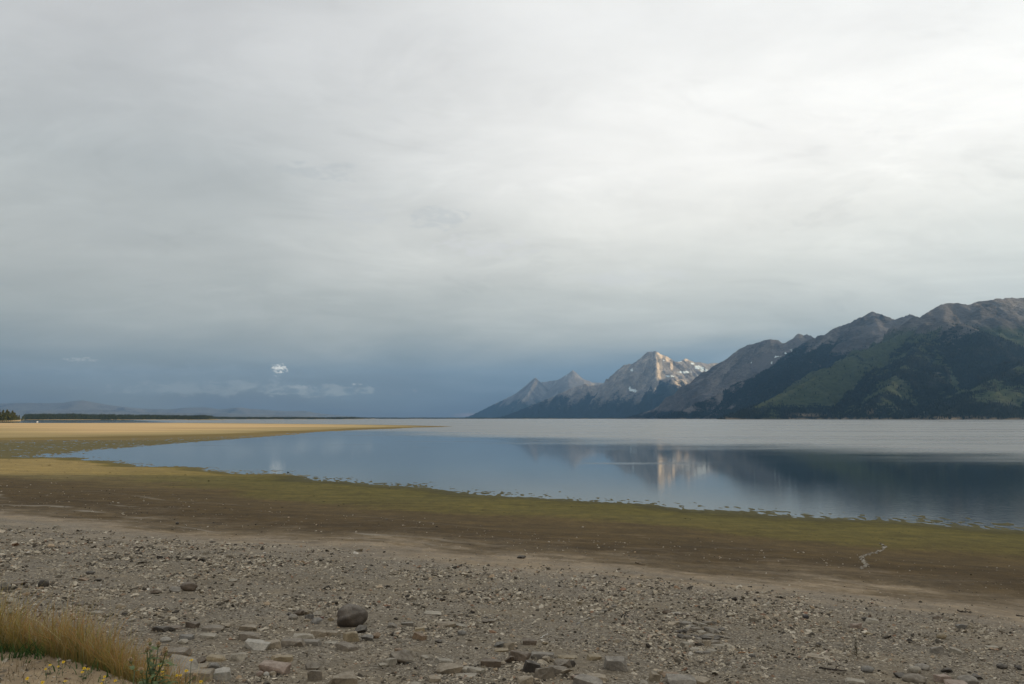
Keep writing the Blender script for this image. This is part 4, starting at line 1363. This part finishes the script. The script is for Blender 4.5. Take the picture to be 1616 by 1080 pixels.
# clumps of stranded weed on the green flat
mw, tw = new_mat('stranded_weed')
finish(tw, tw.ramp(tw.n('ShaderNodeNewGeometry').outputs['Random Per Island'], [(0, (.025, .024, .010)), (.6, (.050, .046, .014)), (1, (.085, .072, .020))]), .9)
build_gravel('stranded_weed', [scatter(7000, 35, 190, .02, .042, .11, -.12, 1.0, (.08, .4), 43, (.08, .2))], 'dark clumps of stranded weed along the waterline', mw)

# pale winding trail of stones at the right
trail = [(1391, 859), (1398, 863), (1392, 869), (1376, 874), (1358, 880), (1362, 885.5), (1368, 892), (1359, 899)]
tx, ty = [], []
random.seed(9)
for (a, b), (c, d) in zip(trail[:-1], trail[1:]):
    m = int(max(6, math.hypot(c - a, (d - b) * 3) * 1.3))
    for k in range(m):
        t = k / m
        p, _ = hit(a + (c - a) * t + random.gauss(0, 1.1), b + (d - b) * t + random.gauss(0, .7))
        tx.append(p[0])
        ty.append(p[1])
tx, ty = np.array(tx), np.array(ty)
nn = len(tx)
mp, tp = new_mat('bleached_stone')
finish(tp, tp.ramp(tp.n('ShaderNodeNewGeometry').outputs['Random Per Island'], [(0, (.16, .13, .095)), (.5, (.28, .245, .19)), (1, (.42, .385, .32))]), .9)
build_gravel('stone_trail', [(tx, ty, surf_z(tx, ty), np.exp(rng.normal(math.log(.14), .4, nn)), rng.uniform(.3, .6, nn), rng.uniform(.5, 1, nn))], 'winding trail of pale stones on the brown mud, right', mp)


# ------------------------------------------------------------------ driftwood
def stick_mesh(pts, r0, r1, seed, sides=7):
    r = np.random.default_rng(seed)
    pts = np.array(pts, float)
    n = len(pts)
    V = []
    for i in range(n):
        t = pts[min(i + 1, n - 1)] - pts[max(i - 1, 0)]
        t /= np.linalg.norm(t)
        a = np.cross(t, (0, 0, 1.0) if abs(t[2]) < .9 else (1.0, 0, 0))
        a /= np.linalg.norm(a)
        b = np.cross(t, a)
        q = r0 + (r1 - r0) * i / (n - 1)
        for k in range(sides):
            an = k / sides * 6.283
            qq = q * r.uniform(.75, 1.2)
            V.append(pts[i] + a * qq * math.cos(an) + b * qq * math.sin(an))
    F = []
    for i in range(n - 1):
        for k in range(sides):
            F.append((i * sides + k, i * sides + (k + 1) % sides, (i + 1) * sides + (k + 1) % sides, (i + 1) * sides + k))
    me = bpy.data.meshes.new('stick')
    me.from_pydata([tuple(v) for v in V], [], F + [tuple(range(sides))[::-1], tuple((n - 1) * sides + k for k in range(sides))])
    return me


def stick(u0, v0, u1, v1, rad_, col, label, arch=0.0, seed=1, name='driftwood_stick', twig=False):
    a, _ = hit(u0, v0)
    b, _ = hit(u1, v1)
    r = np.random.default_rng(seed)
    n = 8
    pts = []
    for i in range(n):
        t = i / (n - 1)
        p = a + (b - a) * t
        z = float(surf_z(p[0:1], p[1:2])[0])
        p = np.array((p[0] + r.normal(0, rad_ * .8), p[1] + r.normal(0, rad_ * .8), z + rad_ * .9 + arch * math.sin(math.pi * t) + abs(r.normal(0, rad_ * .5))))
        pts.append(p - a)
    root = empty(name, tuple(a))
    m = mat_plain(label.split()[0] + '_wood', col, .85, .35, 30)
    link('shaft', stick_mesh(pts, rad_, rad_ * .55, seed), m, root)
    if twig:
        q = pts[4]
        link('twig', stick_mesh([q, q + np.array((.05, .03, .05)), q + np.array((.12, .05, .07)), q + np.array((.2, .04, .05))], rad_ * .5, rad_ * .2, seed + 5), m, root)
        q = pts[2]
        link('twig', stick_mesh([q, q + np.array((-.04, -.05, .03)), q + np.array((-.1, -.09, .03))], rad_ * .45, rad_ * .2, seed + 6), m, root)
    return tag(root, label, 'driftwood', 'driftwood on the beach')


stick(1293, 1056, 1336, 1061, .020, (.045, .035, .028), 'dark forked driftwood branch lying at lower right', seed=2, twig=True)
stick(1164, 1031, 1187, 1031, .012, (.33, .17, .075), 'thin orange-brown stick lying on the gravel, right of centre', seed=3)
stick(853, 1008, 865, 1001, .010, (.55, .53, .48), 'short bleached white stick above the rock cluster', seed=4)
stick(1003, 889, 1017, 893, .035, (.20, .15, .10), 'brown piece of driftwood alone on the tan strand', seed=5)
stick(1511, 966, 1533, 969, .022, (.06, .048, .036), 'dark stick at the far right edge of the gravel', seed=6, twig=True)
stick(981, 976, 987.5, 979, .016, (.035, .030, .026), 'dark root arched like a hoop near the stone row', arch=.10, seed=7, name='driftwood_root')
stick(279, 1073, 296, 1081, .010, (.50, .44, .34), 'pale dry stalk lying beside the thistle at the bottom', seed=8, name='dry_stalk')
stick(1604, 972, 1618, 975, .02, (.06, .048, .036), 'dark stick cut by the right edge of the photo', seed=10)

# ------------------------------------------------------------------ plants
M_grass = mat_vcol('dry_grass', .3)


def blades(base, H, lean, wid, col0, col1, seed, lv=(0, .35, .7, 1)):
    r = np.random.default_rng(seed)
    n = len(base)
    yaw = r.uniform(0, 6.283, n)
    ld = r.uniform(0, 6.283, n)
    V, T = [], []
    for k, t in enumerate(lv):
        c = base + np.stack([np.cos(ld) * lean * H * t ** 1.8, np.sin(ld) * lean * H * t ** 1.8, H * t * (1 - .25 * lean * t)], 1)
        cc = col0 + (col1 - col0) * (t ** .8)
        ww = wid * (1 - .75 * t)
        if k < len(lv) - 1:
            s = np.stack([np.cos(yaw) * ww, np.sin(yaw) * ww, 0 * ww], 1)
            V += [c - s, c + s]
            T += [cc, cc]
        else:
            V.append(c)
            T.append(cc)
    nv = len(V)
    V = np.stack(V, 1).reshape(-1, 3)
    T = np.stack(T, 1).reshape(-1, 3)
    T = np.concatenate([T, np.ones((len(T), 1))], 1)
    b = np.arange(n)[:, None] * nv
    Q = [np.concatenate([b + 2 * k, b + 2 * k + 1, b + 2 * k + 3, b + 2 * k + 2], 1) for k in range(len(lv) - 2)]
    tri = np.concatenate([b + nv - 3, b + nv - 2, b + nv - 1], 1)
    return V, np.concatenate(Q), tri, T


gr = np.random.default_rng(12)
n = 26000
gxs = gr.uniform(-5.4, -1.62, n)
edge = cev(cE, gxs)
t_ = np.clip((gxs + 3.8) / 1.75, 0, 1)         # 0 at the left edge of the picture, 1 at the thistle
across = np.abs(gr.normal(0, .42, n)) - .04
dens = fbm(gxs * 1.8, across * 2.5, 3, seed=5)
gys = edge + across * (1.15 - .45 * t_)
keep = gr.random(n) < sst(dens, -.32, .34) * (.72 - .34 * t_)
gxs, gys, t_, across = gxs[keep], gys[keep], t_[keep], across[keep]
gzs = surf_z(gxs, gys)
n = len(gxs)
clump = fbm(gxs * 1.5, gys * 1.5, 3, seed=8)
H = (.37 - .19 * t_) * np.exp(gr.normal(0, .25, n)) * (1 + .5 * clump)
gold = np.stack([.50 + .08 * gr.normal(size=n), .33 + .05 * gr.normal(size=n), .095 + .02 * gr.normal(size=n)], 1)
gold[gr.random(n) < .30] = (.64, .52, .28)
gold[gr.random(n) < .20] = (.27, .23, .07)
gold[(gr.random(n) < .25)] = (.40, .22, .085)
gold[(gr.random(n) < .16) & (t_ > .2)] = (.52, .27, .10)
root = np.stack([.24 + .0 * H, .19 + .0 * H, .06 + .0 * H], 1)
gn = gr.random(n) < .25
root[gn] = (.11, .14, .04)
V, Q, T3, col = blades(np.stack([gxs, gys, gzs - .01], 1), np.clip(H, .06, .7), np.abs(gr.normal(.45, .28, n)), gr.uniform(.0014, .0034, n), np.clip(root, .01, 1), np.clip(gold, .02, 1), 5)
me = np_mesh('dry_grass', V, [Q, T3], False, {'tint': col})
tag(link('dry_grass', me, M_grass), 'tall golden dry grass along the bank edge, bottom left', 'grass', kind='stuff')
# green leafy tufts at its foot
n = 700
gxs = np.where(gr.random(n) < .7, gr.normal(-3.75, .34, n), gr.uniform(-4.6, -2.1, n))
gys = cev(cE, gxs) - .05 + gr.normal(0, .10, n)
pch = fbm(gxs * 3, gys * 3, 2, seed=15)
ok = pch > -.05
gxs, gys = gxs[ok], gys[ok]
n = len(gxs)
V, Q, T3, col = blades(np.stack([gxs, gys, surf_z(gxs, gys) - .01], 1), gr.uniform(.05, .15, n), gr.uniform(.3, .9, n), gr.uniform(.003, .007, n), np.tile((.045, .085, .025), (n, 1)) * gr.uniform(.7, 1.3, (n, 1)), np.tile((.075, .14, .035), (n, 1)) * gr.uniform(.6, 1.4, (n, 1)), 6)
me = np_mesh('green_grass', V, [Q, T3], False, {'tint': col})
tag(link('green_grass', me, M_grass), 'dark green tufts at the foot of the dry grass', 'grass', kind='stuff')
# sparse stubble on the bank top
n = 3200
gxs, gys = gr.uniform(-5, -1.6, n), gr.uniform(3.6, 5.8, n)
ok = (gys < cev(cE, gxs)) & (fbm(gxs * 2, gys * 2, 3, seed=19) > .05)
gxs, gys = gxs[ok], gys[ok]
n = len(gxs)
V, Q, T3, col = blades(np.stack([gxs, gys, surf_z(gxs, gys) - .01], 1), gr.uniform(.02, .13, n), gr.uniform(.2, 1.0, n), gr.uniform(.001, .003, n), np.tile((.12, .09, .04), (n, 1)), np.tile((.26, .17, .09), (n, 1)) * gr.uniform(.6, 1.3, (n, 1)), 7)
me = np_mesh('bank_stubble', V, [Q, T3], False, {'tint': col})
tag(link('bank_stubble', me, M_grass), 'sparse dry stubble on the bare bank, bottom left', 'grass', kind='stuff')
# bits of gravel on the bank
n = 4200
gxs, gys = gr.uniform(-4.6, -1.4, n), gr.uniform(3.8, 6.4, n)
ok = gys < cev(cE, gxs) + .5
gxs, gys = gxs[ok], gys[ok]
n = len(gxs)
build_gravel('bank_grit', [(gxs, gys, surf_z(gxs, gys), np.clip(np.exp(gr.normal(math.log(.013), .55, n)), .006, .06), gr.uniform(.4, .8, n), gr.uniform(.6, 1, n))], 'fine grit on the bare earth of the bank', M_gravel)

M_stem = mat_plain('green_stem', (.07, .10, .035), .7, .25, 25)
M_petal = mat_plain('yellow_petal', (.72, .47, .02), .6, .12, 60)
M_disk = mat_plain('flower_disk', (.42, .20, .015), .7, .2, 120)


def flower_parts(seed):
    r = np.random.default_rng(seed)
    bm = bmesh.new()
    n = 11
    for k in range(n):
        a = k / n * 6.283 + r.normal(0, .08)
        dr = r.uniform(-.15, .25)
        L = r.uniform(.013, .017)
        ca, sa = math.cos(a), math.sin(a)
        q = []
        for t, wd in ((.28, .0018), (.65, .0036), (1.0, .0018)):
            x, z = L * t, L * t * dr
            q.append((bm.verts.new((x * ca - wd * sa, x * sa + wd * ca, z)), bm.verts.new((x * ca + wd * sa, x * sa - wd * ca, z))))
        for (a0, a1), (b0, b1) in zip(q[:-1], q[1:]):
            bm.faces.new((a0, a1, b1, b0))
    petals = to_me(bm, 'petals')
    bm = bmesh.new()
    bmesh.ops.create_icosphere(bm, subdivisions=2, radius=.0055)
    for v in bm.verts:
        v.co.z = v.co.z * .55 + .001
    return petals, to_me(bm, 'flower_disk', True)


fparts = [flower_parts(s) for s in (1, 2, 3)]
FL = [(72, 1056, 'yellow flower, lower left of the nearest pair on the bank'), (79, 1050, 'yellow flower, upper right of the nearest pair on the bank'), (100, 1045, 'yellow flower highest on the bare bank'),
      (92, 1052, 'small yellow flower just below the highest one on the bank'), (133, 1055, 'yellow flower, larger of the double bloom mid bank'), (139, 1056, 'yellow flower at the right of the double bloom mid bank'),
      (43, 1071, 'yellow flower farthest left on the bank'), (98, 1005, 'yellow flower alone among the dry grass'), (165, 1068, 'yellow flower, top of the cluster near the bottom edge'),
      (163, 1073, 'bright yellow flower in the middle of the bottom cluster'), (182, 1074.5, 'yellow flower right of the bottom cluster'), (103, 1075, 'small yellow flower at the bottom, left of the cluster'),
      (160, 1079, 'yellow flower at the very bottom of the cluster'), (130, 1061, 'faint yellow flower below the double bloom'), (67, 1077, 'small yellow flower at the bottom edge, left'),
      (302, 1042, 'yellow flower in front of the brown stone by the tilted slab'), (252, 1050, 'yellow flower upper right of the thistle leaves'), (256, 1060, 'yellow flower right of the thistle, middle'),
      (257, 1066, 'yellow flower right of the thistle, lower'), (294, 1059, 'yellow flower at the foot of the tilted slab'), (279, 1066, 'yellow flower, left of two below the tilted slab'),
      (285, 1066, 'yellow flower, right of two below the tilted slab'), (317, 1076, 'yellow flower at the bottom by the large tan block')]
for i, (u, v, lab) in enumerate(FL):
    lift = random.uniform(.05, .09) if u < 200 else .30
    P, _ = hit(u, v, lift)
    if u > 200:
        # these grow on the edge of the bank in front of the stones
        d = pixdir(u, v)
        t = 5.0 / d[1]
        P = np.array((d[0] * t, d[1] * t, 0))
        zt = EYE + d[2] * t
        P[2] = float(surf_z(P[0:1], P[1:2])[0])
        lift = max(zt - P[2], .06)
    f = empty('yellow_flower', tuple(P), i)
    tag(f, lab, 'flower', 'yellow flowers on the bank')
    sm = stick_mesh([(0, 0, -.02), (.008, .004, lift * .3), (-.004, .006, lift * .65), (0, 0, lift)], .0018, .0012, i, 5)
    link('stem', sm, M_stem, f)
    hd = link('petals', fparts[i % 3][0], M_petal, f, (0, 0, lift))
    s = random.uniform(.55, .8)
    hd.scale = (s, s, s)
    hd.rotation_euler = (R(random.uniform(5, 45)), 0, -i - .0)
    dk = link('flower_disk', fparts[i % 3][1], M_disk, hd)
    # narrow leaves
    bm = bmesh.new()
    for k in range(4):
        a, z0 = k * 1.9 + i, lift * (.12 + .17 * k)
        L = .04
        vv = [bm.verts.new(q) for q in ((0, 0, z0), (math.cos(a) * L * .5 - .004 * math.sin(a), math.sin(a) * L * .5 + .004 * math.cos(a), z0 + .014),
                                         (math.cos(a) * L, math.sin(a) * L, z0 + .012), (math.cos(a) * L * .5 + .004 * math.sin(a), math.sin(a) * L * .5 - .004 * math.cos(a), z0 + .014))]
        bm.faces.new(vv)
    link('leaves', to_me(bm, 'leaves'), M_stem, f)

# thistle with seed heads
M_thleaf = mat_plain('thistle_leaf', (.11, .145, .055), .7, .3, 18)
M_puff = mat_plain('seed_head', (.55, .42, .27), .9, .2, 60)
M_cup = mat_plain('thistle_cup', (.16, .15, .06), .8, .25, 60)
M_purple = mat_plain('thistle_flower', (.16, .035, .12), .8, .2, 60)


def at_depth(u, v, dep):
    d = pixdir(u, v)
    t = dep / d[1]
    return np.array((d[0] * t, d[1] * t, EYE + d[2] * t))


def puff_mesh(seed, sc_=1.0):
    r = np.random.default_rng(seed)
    bm = bmesh.new()
    for k in range(70):
        a = r.uniform(0, 6.283)
        e = r.uniform(.35, 1.55)
        L = r.uniform(.016, .027) * sc_
        d = np.array((math.cos(a) * math.cos(e), math.sin(a) * math.cos(e), math.sin(e)))
        s = np.cross(d, r.normal(size=3))
        s = s / np.linalg.norm(s) * .0024
        bm.faces.new([bm.verts.new(tuple(q)) for q in (d * .004, d * L * .7 + s, d * L, d * L * .7 - s)])
    return to_me(bm, 'seed_head')


def cup_mesh():
    bm = bmesh.new()
    bmesh.ops.create_icosphere(bm, subdivisions=2, radius=.0095)
    for v in bm.verts:
        v.co.z = v.co.z * 1.15 - .004
        if v.co.z > .002:
            v.co.x *= .7
            v.co.y *= .7
    return to_me(bm, 'cup', True)


base = at_depth(238, 1085, 4.85)
base[2] = float(surf_z(base[0:1], base[1:2])[0]) - .02
th_ = empty('thistle', tuple(base))
tag(th_, 'bushy green thistle with cream seed heads at bottom left', 'thistle')
heads = [(236.7, 1015), (250, 1019), (261, 1031.7), (243, 1038.7), (254, 1042.5), (223, 1060), (206, 1044), (262, 1027), (232, 1026), (307, 1069)]
pm = [puff_mesh(s) for s in (1, 2, 3)]
cm = cup_mesh()
for i, (u, v) in enumerate(heads):
    p = at_depth(u, v, 4.85 + .12 * math.sin(i * 2.3)) - base
    mid = p * .5 + np.array((random.uniform(-.03, .03), random.uniform(-.03, .03), .04))
    link('stem', stick_mesh([np.zeros(3) + np.array((.02 * math.sin(i), .02 * math.cos(i), 0)), p * .25 + (mid - p * .5) * .7, mid, p * .8, p], .005, .0022, i, 5), M_stem, th_)
    c = link('flower_cup', cm, M_cup, th_, tuple(p))
    c.rotation_euler = (random.uniform(-.5, .5), random.uniform(-.5, .5), i)
    link('seed_head', pm[i % 3], M_puff if i != 8 else M_purple, c, (0, 0, .004))
r = np.random.default_rng(77)
for i in range(110):
    t = r.uniform(.03, .9) ** 1.25
    hp = heads[i % 9]
    p = (at_depth(hp[0], hp[1], 4.85) - base) * t + r.normal(0, .022, 3)
    a = r.uniform(0, 6.283)
    L = r.uniform(.06, .125) * (1.2 - t * .65)
    bm = bmesh.new()
    ca, sa = math.cos(a), math.sin(a)
    pts = []
    for k, (tt, wd) in enumerate(((0, .10), (.2, .22), (.32, .10), (.48, .24), (.6, .10), (.78, .15), (1, .0))):
        x, z = L * tt, L * (.35 * tt - .35 * tt * tt)
        pts.append([bm.verts.new((x * ca - s * wd * L * sa, x * sa + s * wd * L * ca, z + abs(s) * wd * L * .3)) for s in (-1, 0, 1)])
    for q0, q1 in zip(pts[:-1], pts[1:]):
        bm.faces.new((q0[0], q0[1], q1[1], q1[0]))
        bm.faces.new((q0[1], q0[2], q1[2], q1[1]))
    link('leaf', to_me(bm, 'leaf'), M_thleaf, th_, tuple(p))

# dry weed standing in the gravel at the right
P, _ = hit(1351, 1037)
wd_ = empty('dry_weed', tuple(P))
tag(wd_, 'dark spiky dry weed standing in the gravel, lower right', 'weed')
M_weed = mat_plain('dry_weed', (.075, .062, .035), .85, .3, 20)
hw = 24 / FPX * np.linalg.norm(P - np.array((0, 0, EYE)))
link('stem', stick_mesh([(0, 0, -.02), (.01, 0, hw * .35), (-.012, 0, hw * .7), (0, 0, hw)], .008, .003, 3, 6), M_weed, wd_)
bm = bmesh.new()
for k in range(110):
    z = hw * r.uniform(.02, .98)
    a = r.uniform(0, 6.283)
    L = r.uniform(.03, .07) * (1.5 - z / hw) + (.05 if z < hw * .25 else 0)
    s = .006
    bm.faces.new([bm.verts.new(q) for q in ((0, 0, z), (math.cos(a) * L * .6 - s * math.sin(a), math.sin(a) * L * .6 + s * math.cos(a), z + L * .35), (math.cos(a) * L, math.sin(a) * L, z + L * .5),
                                             (math.cos(a) * L * .6 + s * math.sin(a), math.sin(a) * L * .6 - s * math.cos(a), z + L * .35))])
link('leaves', to_me(bm, 'leaves'), M_weed, wd_)

# ------------------------------------------------------------------ air
HAZE = 1.95e-5
B_ = 44500
bm = bmesh.new()
bmesh.ops.create_cube(bm, size=1)
for v in bm.verts:
    v.co = (v.co.x * 2 * B_, v.co.y * 2 * B_, -10 if v.co.z < 0 else 2600)
me = bpy.data.meshes.new('haze')
bm.to_mesh(me)
bm.free()
mh = bpy.data.materials.new('haze')
mh.use_nodes = True
hn = NT(mh.node_tree)
pv = hn.n('ShaderNodeVolumePrincipled')
pv.inputs['Color'].default_value = (.27, .56, 1.0, 1)
pv.inputs['Density'].default_value = HAZE
pv.inputs['Anisotropy'].default_value = 0.55
ho = hn.n('ShaderNodeOutputMaterial')
hn.t.links.new(pv.outputs[0], ho.inputs['Volume'])
hz = link('haze', me, mh)
tag(hz, 'thin bluish haze filling the air over the lake', 'haze', kind='stuff')
